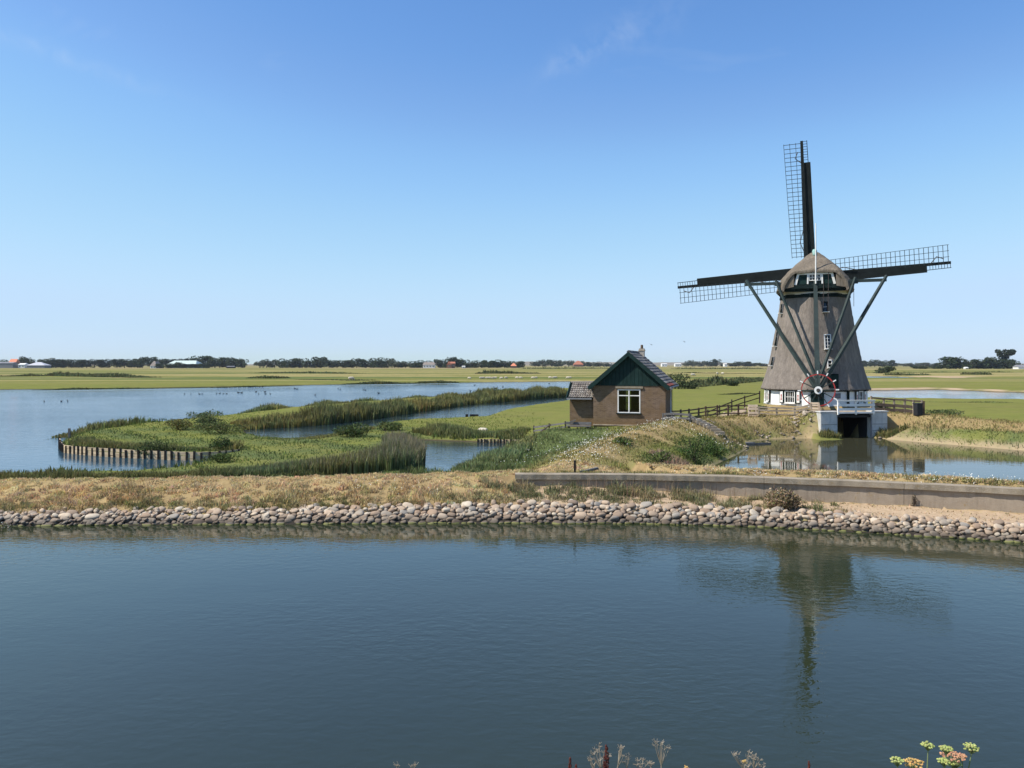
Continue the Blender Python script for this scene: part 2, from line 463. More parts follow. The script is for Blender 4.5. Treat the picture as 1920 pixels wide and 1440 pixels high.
def leaf_mat(name, transl=0.25):
    """foliage: colour of each leaf or blade comes from its own vertex tint"""
    t = NT(name)
    at = t.node('ShaderNodeAttribute'); at.attribute_name = 'tint'
    t.color(at.outputs['Color']); t.rough(0.8, 0.05)
    if transl:
        tr = t.node('ShaderNodeBsdfTranslucent'); ms = t.node('ShaderNodeMixShader')
        ms.inputs['Fac'].default_value = transl
        t.link(at.outputs['Color'], tr.inputs['Color'])
        t.link(t.b.outputs[0], ms.inputs[1]); t.link(tr.outputs[0], ms.inputs[2]); t.link(ms.outputs[0], t.out.inputs['Surface'])
    return t.m
M['leaf'] = leaf_mat('leaf')
M['blade'] = leaf_mat('blade', 0.3)
M['flower'] = leaf_mat('flower', 0.2)

def water_mat(name, body, waves, rough=0.03, spec=0.5, ior=1.333, calm=None):
    """waves: list of (scale xyz, noise scale, detail, strength, distance)"""
    t = NT(name)
    nv = t.noise(t.coords('Object', (0.05, 0.05, 0.05)), 1.0, 3)
    t.color(t.mix(t.rng(nv, 0.3, 0.7), tuple(x * 0.85 for x in body), tuple(x * 1.15 for x in body)))
    t.b.inputs['Roughness'].default_value = rough
    t.b.inputs['IOR'].default_value = ior
    t.b.inputs['Specular IOR Level'].default_value = spec
    nrm = None
    for sc, ns, det, st, di, patch in waves:
        n = t.noise(t.coords('Object', sc), ns, det, 0.55, 0.3)
        if calm is not None:
            gy_ = t.node('ShaderNodeSeparateXYZ'); gg_ = t.node('ShaderNodeNewGeometry'); t.link(gg_.outputs['Position'], gy_.inputs[0])
            n = t.math('MULTIPLY', n, t.rng(gy_.outputs['Y'], calm[0], calm[1], calm[2], 1.0))
        if patch is not None:
            pm = t.rng(t.noise(t.coords('Object', patch[0]), 1.0, 3), patch[1], patch[2], patch[3], 1.0)
            n = t.math('MULTIPLY', n, pm)
        nrm = t.bump(n, st, di, nrm)
    return t.m
M['canal'] = water_mat('canal_water', (0.024, 0.031, 0.015),
    [((1.0, 1.6, 1), 3.2, 3, 0.6, 0.016, ((0.07, 0.12, 1), 0.40, 0.62, 0.25)), ((1, 1.3, 1), 0.8, 2, 0.30, 0.012, None), ((1, 1.2, 1), 11.0, 2, 0.35, 0.0035, ((0.14, 0.2, 1), 0.4, 0.65, 0.1))], 0.025, ior=1.5)
M['lake'] = water_mat('lake_water', (0.020, 0.050, 0.075),
    [((0.7, 1.4, 1), 2.0, 3, 1.0, 0.13, ((0.03, 0.05, 1), 0.3, 0.62, 0.35)), ((0.6, 1, 1), 0.5, 2, 0.5, 0.05, None)], 0.10, calm=(44, 85, .16))
M['ditch'] = water_mat('ditch_water', (0.018, 0.034, 0.040), [((0.8, 1.4, 1), 2.2, 3, 0.8, 0.05, ((0.05, 0.08, 1), .35, .6, .3))], 0.05, ior=1.4)
M['pond'] = water_mat('pond_water', (0.050, 0.050, 0.030), [((0.8, 1.4, 1), 2.4, 3, 0.5, 0.008, ((0.15, 0.2, 1), 0.4, 0.62, 0.2))], 0.03)

# ------------------------------------------------------------------ ground plan (metres; camera stands at 0, 0)
WLX = [-300, -60, -16.25, -8.24, 0.0, 4.0, 7.5, 11.2, 14.66, 17.9, 24, 60, 300]
WLY = [25.1, 25.1, 25.1, 25.4, 25.6, 25.5, 25.05, 24.0, 22.75, 21.3, 18.6, 14, 14]
def Yw(X):                                               # far waterline of the canal
    return np.interp(X, WLX, WLY) + 0.0
def stone_top(X):
    return np.interp(X, [-20, -8, 1.8, 5, 10, 20], [0.35, 0.40, 0.55, 0.49, 0.43, 0.46])
def poly(pts, z=0.0):
    return np.array([G(x, y, z) for x, y in pts])
LAKE = poly([(-500, 736), (-300, 734), (0, 730.5), (200, 729), (400, 725.5), (550, 722.5), (700, 720), (800, 718.5), (900, 717), (1000, 716), (1100, 715),
             (1262, 713.5), (1262, 717), (1120, 722), (1060, 730), (900, 742), (700, 755), (560, 767), (400, 786), (240, 803), (150, 816), (121, 826),
             (113, 838), (119, 849), (164, 854), (242, 859), (320, 862), (372, 863), (400, 864), (370, 874), (330, 884), (250, 892), (0, 896), (-500, 900)])
DITCH = poly([(1150, 740), (1058, 744), (966, 750), (866, 759), (772, 772), (679, 786), (585, 797), (491, 803), (458, 806), (462, 816), (507, 827), (551, 829.5),
              (600, 826), (660, 816), (719, 798), (772, 792), (850, 789), (904, 786), (913, 782), (938, 773), (991, 764), (1058, 754), (1150, 748)])
POOL = poly([(790, 825), (900, 829), (991, 832), (985, 837), (954, 845), (929, 857), (890, 871), (862, 881), (835, 897), (785, 899), (783, 872), (790, 845)])
RLAKE = poly([(1560, 734), (1620, 732.5), (1750, 730.5), (1850, 734), (2000, 739), (2400, 746), (2400, 757), (1920, 752), (1750, 751), (1620, 748), (1560, 742)])
SLOUGH = poly([(1560, 704.8), (1690, 706.5), (1720, 708.5), (1690, 709.8), (1600, 709)])
SLOUGH2 = poly([(1768, 708.6), (1800, 708.6), (1800, 711), (1768, 711)])
POND_PX = [(1300, 903), (1318, 884), (1345, 870), (1385, 852), (1404, 840), (1398, 829), (1440, 824), (1535, 821.5), (1640, 822), (1760, 832), (1920, 845),
           (2100, 866), (2250, 890), (2260, 952), (1920, 936), (1600, 916), (1420, 909)]
POND = poly(POND_PX, 0.5)
def sdf(Pg, X, Y):
    """signed distance to polygon, negative inside"""
    d = np.full(X.shape, 1e9); inside = np.zeros(X.shape, bool)
    n = len(Pg)
    for i in range(n):
        ax, ay = Pg[i]; bx, by = Pg[(i + 1) % n]
        ex, ey = bx - ax, by - ay
        t = np.clip(((X - ax) * ex + (Y - ay) * ey) / (ex * ex + ey * ey + 1e-9), 0, 1)
        d = np.minimum(d, np.hypot(X - ax - t * ex, Y - ay - t * ey))
        c = ((ay > Y) != (by > Y)) & (X < (bx - ax) * (Y - ay) / (by - ay + 1e-12) + ax)
        inside ^= c
    return np.where(inside, -d, d)
def wob(X, Y, f, seed=0.0):
    return (np.sin(X * f + seed) * np.cos(Y * f * 1.13 + seed * 1.7) + 0.6 * np.sin(X * f * 2.3 + Y * f * 1.9 + seed * 2.1) + 0.35 * np.sin(X * f * 5.1 - Y * f * 4.3 + seed)) / 1.95
def crest(X, Y, pts, half, slope):
    """a bank: polyline of (x, y, z), flat top 'half' wide, then falling"""
    h = np.full(X.shape, -9.0)
    for (ax, ay, az), (bx, by, bz) in zip(pts[:-1], pts[1:]):
        ex, ey = bx - ax, by - ay
        t = np.clip(((X - ax) * ex + (Y - ay) * ey) / (ex * ex + ey * ey), 0, 1)
        d = np.hypot(X - ax - t * ex, Y - ay - t * ey)
        h = np.maximum(h, az + (bz - az) * t - slope * np.maximum(0, d - half))
    return h
MILL = (21.55, 57.0)
BANK = [(9.6, 45.0, 1.98), (11, 48.3, 1.74), (13, 50.6, 1.66), (17, 53.0, 1.70), (20.4, 54.0, 1.9), (23.6, 53.2, 2.02), (26.3, 50.9, 1.9), (30, 47.6, 1.62), (34, 43, 1.4), (37, 37, 1.25), (38, 29, 1.2)]
RIDGE = [(1.6, 29.5, 1.16), (4.6, 36, 1.62), (7.6, 41.5, 1.93), (9.6, 45.0, 2.0)]
HOUSE = (6.9, 47.2)
def hgt(X, Y, full=False):
    X = np.asarray(X, float); Y = np.asarray(Y, float)
    s = Y - Yw(X)
    dw = np.minimum.reduce([sdf(p, X, Y) for p in (LAKE, DITCH, POOL, RLAKE, SLOUGH, SLOUGH2)])
    dp = sdf(POND, X, Y)
    base = 0.36 + 0.05 * wob(X, Y, 0.35) + 0.03 * wob(X, Y, 1.1, 2)
    h = np.clip(dw * 0.42 + 0.03 * wob(X, Y, 1.7, 1), -0.7, base)
    # house mound, mill bank, rim of the pond: they fall away to the water
    up = np.maximum.reduce([crest(X, Y, RIDGE, 0.5, 0.30),
                            crest(X, Y, [(2.6, 48.8, 1.22), (8.8, 47.6, 1.55)], 3.0, 0.34),
                            crest(X, Y, BANK, 1.0, 0.40)])
    dm = np.hypot(X - MILL[0], Y - MILL[1])
    up = np.maximum(up, 2.24 - 0.42 * np.maximum(0, dm - 3.9))
    up = up + 0.05 * wob(X, Y, 1.3, 5) + 0.03 * wob(X, Y, 3.1, 3)
    up = np.minimum(up, 0.02 + 0.55 * dw)
    up = np.where(dp < 2.4, np.maximum(up, np.minimum(0.47 + 0.55 * dp, 1.3)), up)
    up = np.where(dp < 4.5, np.minimum(up, 0.48 + 0.62 * dp), up)
    h = np.maximum(h, up)
    h = np.where(dp < 0, np.minimum(h, 0.48 + 0.5 * dp).clip(-0.6), h)
    cu = (X - 21.42) * math.cos(math.radians(9)) + (Y - 50.0) * math.sin(math.radians(9)); cvv = -(X - 21.42) * math.sin(math.radians(9)) + (Y - 50.0) * math.cos(math.radians(9))
    h = np.where((np.abs(cu) < 3.1) & (cvv > 0.36) & (cvv < 4.5), np.maximum(h, np.minimum(1.98, 1.98 - .9 * np.maximum(np.abs(cu) - 2.3, 0))), h)
    h = np.where((np.abs(cu) < 1.25) & (cvv > -1.6) & (cvv < 3.5), np.minimum(h, 0.2), h)
    h = np.where((np.abs(cu) < 3.0) & (cvv > -1.1) & (cvv < 0.3), np.where(np.abs(cu) < 1.2, h, .50 + .36 * np.clip((np.abs(cu) - 1.15) * 1.6, 0, 1) * np.clip(1 + np.minimum(cvv, .1), 0, 1) ** 1.5 * (1 + .4 * wob(X, Y, 2.9, 3))), h)
    # dyke along the canal
    t = stone_top(X); k = t * 1.2
    wallside = np.clip((X + 0.6) / 1.2, 0, 1)
    cr = np.interp(X, [-18, -8, 0], [1.0, 1.06, 1.13]) + 0.02 * wob(X, Y, 0.6, 4)
    slope_l = np.interp(s, [0, 1, 2, 3], [0, 1, 2, 3])
    prof_l = np.where(s < k, s / 1.2 - 0.10, np.minimum(t - 0.08 + (s - k) * (cr - t + 0.10) / np.maximum(2.75 - k, .3), cr))
    prof_r = np.where(s < k, s / 1.2 - 0.10, np.where(s < 2.85, t - 0.06 + (np.interp(X, [0, 3, 6, 9], [.86, .82, .64, .5]) - t + .06) * np.clip((s - k) / (2.56 - k), 0, 1) ** 1.3, cr))
    prof = prof_l * (1 - wallside) + prof_r * wallside
    prof = np.where(s < 0, np.maximum(s * 0.7 - 0.1, -1.3), prof)
    back = cr - np.interp(X, [4, 10], [.42, .8]) * np.maximum(0, s - np.interp(X, [-60, -6, 0, 4, 8, 12, 40], [3.3, 3.4, 4.2, 4.2, 3.6, 3.3, 3.3]))
    dy = np.where(s > 3, np.minimum(back, cr), prof)
    dy = dy + np.where((s > k + .2) & (s < 6), (0.045 * wob(X, Y, 2.3, 7) + np.where(X < 0, .022, .012) * wob(X, Y, 6.1, 2)) * np.clip(s - k, 0, 1), 0)
    dy = np.where((dp < 0.6) & (s > 3), np.minimum(dy, 0.5 + 0.9 * np.maximum(dp, -.5)), dy)
    h = np.where(s < 3, dy, np.maximum(h, dy))
    # near bank under the camera
    near = np.where(Y < 9.5, np.minimum(3.45, 3.45 - 0.50 * (Y - 2.2)), -1.3)
    near = np.where(Y < 2.2, 3.45 + 0.0 * Y, near)
    h = np.where(Y < 12, np.maximum(near, -1.3), h)
    if full: return h, s, dw, dp, dm
    return h
def gz(x, y):
    return float(hgt(np.array([x]), np.array([y]))[0])
def sst(x, a, b): 
    t = np.clip((x - a) / (b - a), 0, 1); return t * t * (3 - 2 * t)
def cover(X, Y, s, dw, dp, dm):
    """what grows where: dry grass, bare sand, lush green"""
    n = wob(X, Y, 0.8, 9); n2 = wob(X, Y, 2.2, 4)
    dyke = sst(s, 0.2, 0.6) * (1 - sst(s, 5.2, 6.6))
    right = np.clip((X + 0.8) / 1.6, 0, 1)
    sand = dyke * right * (1 - sst(s, 2.5, 2.6)) * np.clip(0.85 + 0.2 * n2, 0, 1)
    sand = np.maximum(sand, dyke * (1 - sst(s, .7, .85)) * 0.5)
    shore = (dp > -0.3) & (dp < 1.6) & (s > 4)
    sand = np.maximum(sand, np.where(shore, np.clip(1.15 - dp / np.where(X > 22.5, 1.25, 0.55) + .25 * n2, 0, 1) * np.where(X > 22.5, 0.62, 0.5), 0))
    far = (Y > 112)
    sand = np.maximum(sand, np.where(far, np.clip(1.0 - np.abs(sdf(RLAKE, X, Y) - 1.0) / 3.2, 0, 1) * (Y > 135) * 0.9, 0))
    sand = np.maximum(sand, np.where(Y > 200, np.clip(1.3 - np.hypot((X - 165) / 17, (Y - 306) / 16), 0, 1), 0))
    dry = dyke * np.clip(1.0 - 0.15 * n, 0, 1)
    ridge = crest(X, Y, [(a, b, 0) for a, b, c in RIDGE], 0.1, 1.0)
    dry = np.maximum(dry, np.clip(1.1 + ridge / 3.2 + 0.35 * n, 0, 1) * 0.72 * (Y < 47) * (Y > 28) * (X > -2))
    bank = crest(X, Y, [(a, b, 0) for a, b, c in BANK], 0.1, 1.0)
    dry = np.maximum(dry, np.clip(1.6 + bank / 3.0 + 0.45 * n, 0, 1) * 0.70)
    lush = np.where((X < 5.5) & (X > -5) & (Y > 30.5) & (Y < 47), np.clip(-ridge / 2.6 - 0.2 + 0.3 * n, 0, 1), 0)
    lush = np.maximum(lush, np.where((dp > 0.2) & (dp < 1.8), np.clip(0.75 + 0.7 * n, 0, 1) * np.clip(1.6 - np.abs(dp - .9), 0, 1), 0))
    spit = (Y > 31.5) & (Y < 60) & (X < -4) & (X > -40)
    lush = np.maximum(lush, np.where(spit, np.clip(0.5 + 0.5 * n, 0.1, .9), 0))
    return np.clip(dry, 0, 1), np.clip(sand, 0, 1), np.clip(lush * (1 - dyke), 0, 1)

def axis(fine_a, fine_b, step, lo, hi, g):
    m = list(np.arange(fine_a, fine_b + step / 2, step))
    a, d = fine_a, step
    while a > lo: d *= g; a -= d; m.insert(0, a)
    b, d = m[-1], step
    while b < hi: d = min(d * g, 400); b += d; m.append(b)
    return np.array(m)
gx = axis(-34, 40, 0.27, -3800, 3800, 1.06)
gy = np.concatenate([np.arange(-14, 21.5, 0.6), np.arange(21.5, 62, 0.24)])
yy, d = gy[-1], 0.24
tail = []
while yy < 5200:
    d = d * (1.022 if yy < 280 else 1.05); yy += d; tail.append(yy)
gy = np.concatenate([gy, tail])
GX, GY = np.meshgrid(gx, gy)
GH, gs, gdw, gdp, gdm = hgt(GX, GY, True)
g_dry, g_sand, g_lush = cover(GX, GY, gs, gdw, gdp, gdm)
nx, ny = len(gx), len(gy)
me = bpy.data.meshes.new('ground')
me.vertices.add(nx * ny)
me.vertices.foreach_set('co', np.stack([GX, GY, GH], -1).astype(np.float32).ravel())
idx = np.arange(nx * ny).reshape(ny, nx)
q = np.stack([idx[:-1, :-1], idx[:-1, 1:], idx[1:, 1:], idx[1:, :-1]], -1).reshape(-1, 4)
me.loops.add(q.size); me.polygons.add(len(q))
me.loops.foreach_set('vertex_index', q.ravel().astype(np.int32))
me.polygons.foreach_set('loop_start', (np.arange(len(q)) * 4).astype(np.int32))
me.polygons.foreach_set('use_smooth', np.ones(len(q), bool))
me.update(calc_edges=True)
ca = me.color_attributes.new('cover', 'FLOAT_COLOR', 'POINT')
ca.data.foreach_set('color', np.stack([g_dry, g_sand, g_lush, np.ones_like(g_dry)], -1).astype(np.float32).ravel())

MEADOW, MEADOW2 = (0.150, 0.172, 0.044), (0.20, 0.195, 0.058)
DRY, DRY2 = (0.37, 0.275, 0.135), (0.17, 0.120, 0.062)
SAND, LUSH = (0.45, 0.335, 0.225), (0.112, 0.138, 0.052)
def ground_mat():
    t = NT('ground')
    at = t.node('ShaderNodeAttribute'); at.attribute_name = 'cover'
    sp = t.node('ShaderNodeSeparateColor'); t.link(at.outputs['Color'], sp.inputs[0])
    geo = t.node('ShaderNodeNewGeometry'); pos = geo.outputs['Position']
    def vec(sc, loc=(0, 0, 0)):
        m = t.node('ShaderNodeMapping'); m.inputs['Scale'].default_value = sc; m.inputs['Location'].default_value = loc
        t.link(pos, m.inputs['Vector']); return m.outputs['Vector']
    fine = t.noise(vec((1, 1, 1)), 5.5, 8, 0.75)
    mid = t.noise(vec((1, 1, 1)), 0.6, 6, 0.65)
    strip = t.noise(vec((0.0016, 0.020, 0)), 1.0, 6, 0.72, 0.2)         # mown strips and drier parcels
    strip2 = t.noise(vec((0.004, 0.05, 0), (4, 7, 0)), 1.0, 6, 0.75)
    me_c = t.mix(t.rng(mid, 0.3, 0.7), MEADOW, MEADOW2)
    sy = t.node('ShaderNodeSeparateXYZ'); t.link(pos, sy.inputs[0])
    farf = t.rng(sy.outputs['Y'], 185, 265)
    me_c = t.mix(t.math('MULTIPLY', t.rng(strip, 0.50, 0.53), farf), me_c, (0.37, 0.295, 0.14))
    me_c = t.mix(t.math('MULTIPLY', t.rng(strip, 0.46, 0.43, 0, 0.85), farf), me_c, (0.085, 0.125, 0.05))
    me_c = t.mix(t.math('MULTIPLY', t.rng(strip2, 0.57, 0.60, 0, 0.9), farf), me_c, (0.47, 0.37, 0.20))
    me_c = t.mix(t.math('MULTIPLY', t.rng(strip2, 0.42, 0.39, 0, 0.85), farf), me_c, (0.075, 0.10, 0.045))
    me_c = t.mix(t.math('MULTIPLY', t.rng(strip2, 0.52, 0.66, 0, 0.5), t.rng(sy.outputs['Y'], 60, 110)), me_c, (0.27, 0.225, 0.085))
    me_c = t.mix(t.math('MULTIPLY', t.rng(t.noise(vec((0.004, 0.0022, 0), (2, 1, 0)), 1.0, 4), .4, .6), t.rng(sy.outputs['Y'], 700, 900)), me_c, (0.30, 0.235, 0.13))
    me_c = t.mix(t.rng(t.noise(vec((.10, .16, 1)), 1.0, 6, .7), .45, .65, 0, .55), me_c, (0.185, 0.165, 0.065))
    me_c = t.mix(t.rng(t.noise(vec((.35, .5, 1), (5, 5, 0)), 1.0, 6, .7), .5, .68, 0, .55), me_c, (0.095, 0.115, 0.034))
    me_c = t.mix(t.rng(fine, 0.35, 0.75, 0, 0.45), me_c, (0.105, 0.115, 0.034))
    dry_c = t.mix(t.rng(mid, 0.36, 0.66), DRY, (0.25, 0.175, 0.088))
    dry_c = t.mix(t.rng(fine, 0.46, 0.74, 0, 0.6), dry_c, DRY2)
    sand_c = t.mix(t.rng(fine, 0.40, 0.66, 0, 0.8), SAND, (0.31, 0.225, 0.14))
    sand_c = t.mix(t.rng(mid, 0.5, 0.7, 0, 0.5), sand_c, (0.36, 0.26, 0.155))
    lush_c = t.mix(t.rng(fine, 0.35, 0.7, 0, 0.6), LUSH, (0.070, 0.090, 0.034))
    jit = t.math('MULTIPLY', t.math('SUBTRACT', fine, 0.5), 0.9)
    def wgt(ch): return t.rng(t.math('ADD', sp.outputs[ch], jit), 0.25, 0.75)
    col = t.mix(wgt('Blue'), me_c, lush_c)
    col = t.mix(wgt('Red'), col, dry_c)
    col = t.mix(wgt('Green'), col, sand_c)
    mud = t.rng(sy.outputs['Z'], 0.10, 0.02)
    col = t.mix(mud, col, (0.075, 0.058, 0.038))
    t.color(col); t.rough(1.0, 0.0)
    t.bump(t.math('ADD', fine, mid), 0.6, 0.05)
    return t.m
M['ground'] = ground_mat()
ground = link_mesh('ground', me, M['ground']); tag(ground, kind='structure', label='flat grassy polder with dykes, mounds and banks')

def sheet(name, pts, z, mat, label):
    m = bpy.data.meshes.new(name)
    m.from_pydata([(x, y, z) for x, y in pts], [], [tuple(range(len(pts)))])
    o = link_mesh(name, m, mat); tag(o, label=label, kind='structure')
    m.update()
    if m.polygons[0].normal.z < 0: m.flip_normals()
    return o
sheet('canal_water', [(-300, 4), (300, 4), (300, 26.9), (-300, 26.9)], 0.0, M['canal'], 'calm dark blue canal across the foreground')
lk = [G(a, b) for a, b in [(470, 795), (1262, 724)]]
sheet('lake_water', [(-900, 27.0), (-9.5, 27.0), (-9.5, 43.0), (-23.5, 60.0), (-16.4, 80.0), (lk[1][0], lk[1][1]), (600, 190), (600, 420), (-900, 420)], 0.0, M['lake'], 'wide rippled blue lake beyond the spit')
sheet('ditch_water', [(-9.49, 27.0), (400, 27.0), (400, 189), (lk[1][0], lk[1][1] - .02), (-16.39, 79.98), (-23.49, 59.98), (-9.49, 42.98)], 0.0, M['ditch'], 'still ditch and pool water between the meadows')
pc = POND.mean(0)
sheet('pond_water', [tuple(pc + (p - pc) * 1.0 + (p - pc) / np.hypot(*(p - pc)) * 0.9) for p in POND], 0.5, M['pond'], 'calm mill pond reflecting the windmill')

# ------------------------------------------------------------------ far dunes on the skyline
def dunes():
    xs = np.arange(-3600, 3601, 60.0); v = []; f = []
    for x in xs:
        e = max(0.0, 0.45 + 0.55 * math.sin(x * 0.0021 + 1.1) + 0.25 * math.sin(x * 0.009) + 0.12 * math.sin(x * 0.031))
        base = 5 + 11 * e * float(np.clip(1.2 - abs(x - 700) / 2200, 0.25, 1))
        v += [(x, 3350, 0.2), (x, 3420, base * 0.8), (x, 3500, base), (x, 3700, base * 0.6), (x, 3800, 0.2)]
    for i in range(len(xs) - 1):
        for k in range(4):
            a = i * 5 + k; f.append((a, a + 5, a + 6, a + 1))
    m = bpy.data.meshes.new('hills'); m.from_pydata(v, [], f); m.update()
    m.polygons.foreach_set('use_smooth', [True] * len(m.polygons))
    o = link_mesh('hills', m, plain('dune_scrub', (0.21, 0.175, 0.125), 0.95, 0.4, 0.012))
    tag(o, kind='structure', label='low hazy dunes along the horizon')
dunes()

# ------------------------------------------------------------------ the windmill
MT = math.radians(-20.0)
mill = empty('windmill', (MILL[0], MILL[1], 0), MT,
             'thatched eight-sided windmill with white base and four lattice sails beside the pond', 'windmill')
OCT = [math.radians(-7.5 + 45 * k) for k in range(8)]
PROF = [(3.36, 3.74), (3.43, 3.73), (3.75, 3.61), (4.45, 3.38), (5.2, 3.17), (6.05, 2.99), (7.2, 2.78), (8.33, 2.57), (9.2, 2.43), (9.86, 2.33)]
def rad_at(z): return float(np.interp(z, [p[0] for p in PROF], [p[1] for p in PROF]))
def oct_ring(r, z): return [(math.sin(a) * r, -math.cos(a) * r, z) for a in OCT]
def rounded_ring(r, z, bev=0.07):
    out = []
    base = [Vector(p) for p in oct_ring(r, z)]
    for i in range(8):
        a, b, c = base[i - 1], base[i], base[(i + 1) % 8]
        for t in (-bev, -bev * .35, bev * .35, bev):
            d = (a - b) if t < 0 else (c - b)
            k = abs(t) / 2.0
            p = b + d * k
            if abs(t) < bev: p = p * 0.992; p.z = z
            out.append(tuple(p))
    return out
def loft(rings, close_top=True, close_bot=False):
    mb = MB(); n = len(rings[0]); mb.v = [tuple(p) for r in rings for p in r]
    for i in range(len(rings) - 1):
        for k in range(n):
            mb.f.append((i * n + k, i * n + (k + 1) % n, (i + 1) * n + (k + 1) % n, (i + 1) * n + k))
    if close_top: mb.f.append(tuple(range((len(rings) - 1) * n, len(rings) * n)))
    if close_bot: mb.f.append(tuple(range(n - 1, -1, -1)))
    return mb
zs = []
for (z0, r0), (z1, r1) in zip(PROF[:-1], PROF[1:]):
    for t in np.linspace(0, 1, 4)[:-1]: zs.append((z0 + (z1 - z0) * t, r0 + (r1 - r0) * t))
zs.append(PROF[-1])
rings = [rounded_ring(r, z) for z, r in zs]
body = loft(rings, True, True)
bmesh_body = body.build('thatched_body', M['thatch'], mill, smooth=True)
mod = bmesh_body.modifiers.new('wear', 'SUBSURF'); mod.levels = mod.render_levels = 2; mod.subdivision_type = 'SIMPLE'
tx = bpy.data.textures.new('straw', 'CLOUDS'); tx.noise_scale = 0.35
dm_ = bmesh_body.modifiers.new('lumps', 'DISPLACE'); dm_.texture = tx; dm_.strength = 0.05; dm_.mid_level = 0.5
loft([oct_ring(3.50, 1.6), oct_ring(3.46, 3.42)], True).build('base_wall', M['white_wall'], mill)
loft([oct_ring(3.52, 3.26), oct_ring(3.60, 3.34)], True, True).build('eave_board', M['black_green'], mill)
loft([oct_ring(3.54, 1.6), oct_ring(3.54, 2.30)], True).build('plinth', plain('plinth', (0.35, 0.33, 0.30), 0.9, 0.2), mill)
loft([oct_ring(2.37, 9.72), oct_ring(2.40, 9.80), oct_ring(2.36, 9.98)], True, True).build('lead_band', M['black_green'], mill)
def circ(r, z, n=40): return [(math.sin(2 * math.pi * k / n) * r, -math.cos(2 * math.pi * k / n) * r, z) for k in range(n)]
loft([circ(2.20, 9.95), circ(2.20, 10.28)], True, True).build('white_curb', M['white_paint'], mill)
loft([circ(2.30, 10.24), circ(2.32, 10.32)], True, True).build('red_curb', M['red_paint'], mill)

def face_tf(ang, z, r=None, out=0.0, cx=0.0, batter=True):
    """matrix of a face-local frame (x right, y into the wall, z up the face)"""
    a = math.cos(math.radians(22.5)) * ((rad_at(z) if r is None else r)) + out
    sl = 0.0
    if r is None and batter:
        sl = math.atan((rad_at(z - 0.4) - rad_at(z + 0.4)) / 0.8)
    return Matrix.Rotation(ang, 4, 'Z') @ Matrix.Translation((cx, -a, z)) @ Matrix.Rotation(-sl, 4, 'X')
FACE = [math.radians(15 + 45 * k) for k in range(8)]     # 0: front right, 7: front left, 1: right, 6: left
def put(o, mtx): o.matrix_basis = mtx; return o
def small_window(tf, w, h, nxp, nyp, depth=0.05, frame='white_paint', hood=True, dark=False):
    mb = MB(); t = 0.055
    for sx in (-1, 1): mb.box((sx * (w / 2 + t / 2), -0.02, 0), (t, 0.14, h + 2 * t))
    for sz in (-1, 1): mb.box((0, -0.022, sz * (h / 2 + t / 2)), (w - .002, 0.13, t))
    fr = put(mb.build('window', M[frame], mill), tf)
    p = MB().box((0, 0.02, 0), (w, 0.02, h)).build('pane', M['glass'], fr)
    if nxp + nyp > 2:
        for i in range(1, nxp): MB().box((-w / 2 + w * i / nxp, -0.012, 0), (0.028, 0.035, h - .002)).build('glazing_bar', M['white_paint'], fr)
        for i in range(1, nyp): MB().box((0, -0.014, -h / 2 + h * i / nyp), (w - .002, 0.034, 0.028)).build('glazing_bar', M['white_paint'], fr)
    if hood:
        MB().box((0, -0.10, -h / 2 - 0.08), (w + 0.16, 0.26, 0.04)).build('sill', M['white_paint'], fr)
        sd = MB()
        sd.prism([(-0.12, h / 2 + 0.06), (0.0, h / 2 + 0.06), (0, -h / 2 - .05), (-0.02, -h / 2 - .05)], (0, 1, 0), (0, 0, 1), (1, 0, 0), (w / 2 + t + .005, 0, 0), 0.02)
        sd.build('window_cheek', M['lead'], fr); sd = MB()
        sd.prism([(-0.12, h / 2 + 0.06), (0.0, h / 2 + 0.06), (0, -h / 2 - .05), (-0.02, -h / 2 - .05)], (0, 1, 0), (0, 0, 1), (1, 0, 0), (-w / 2 - t - .025, 0, 0), 0.02)
        sd.build('window_cheek', M['lead'], fr)
    return fr
small_window(face_tf(FACE[0], 9.02, cx=0.06, out=0.03), 0.26, 0.62, 1, 2, frame='black_green')
small_window(face_tf(FACE[0], 6.62, cx=0.10, out=0.03), 0.34, 0.92, 2, 4)
small_window(face_tf(FACE[0], 5.12, cx=0.16, out=0.03), 0.24, 0.46, 1, 2)
small_window(face_tf(FACE[6], 9.05, cx=0.30, out=0.03), 0.30, 0.55, 1, 2, frame='black_green')
small_window(face_tf(FACE[6], 6.9, cx=0.30, out=0.03), 0.32, 0.95, 1, 3, frame='black_green')
small_window(face_tf(FACE[6], 5.3, cx=0.30, out=0.03), 0.30, 0.5, 1, 2, frame='black_green')
hd = put(MB().box((0, 0.0, 0), (0.62, 0.5, 0.95)).build('hatch', M['black_green'], mill), face_tf(FACE[0], 3.98, cx=0.30, batter=False, out=-0.1))
MB().box((0, -0.28, 0.0), (0.5, 0.05, 0.8)).build('hatch_door', M['green_paint'], hd)

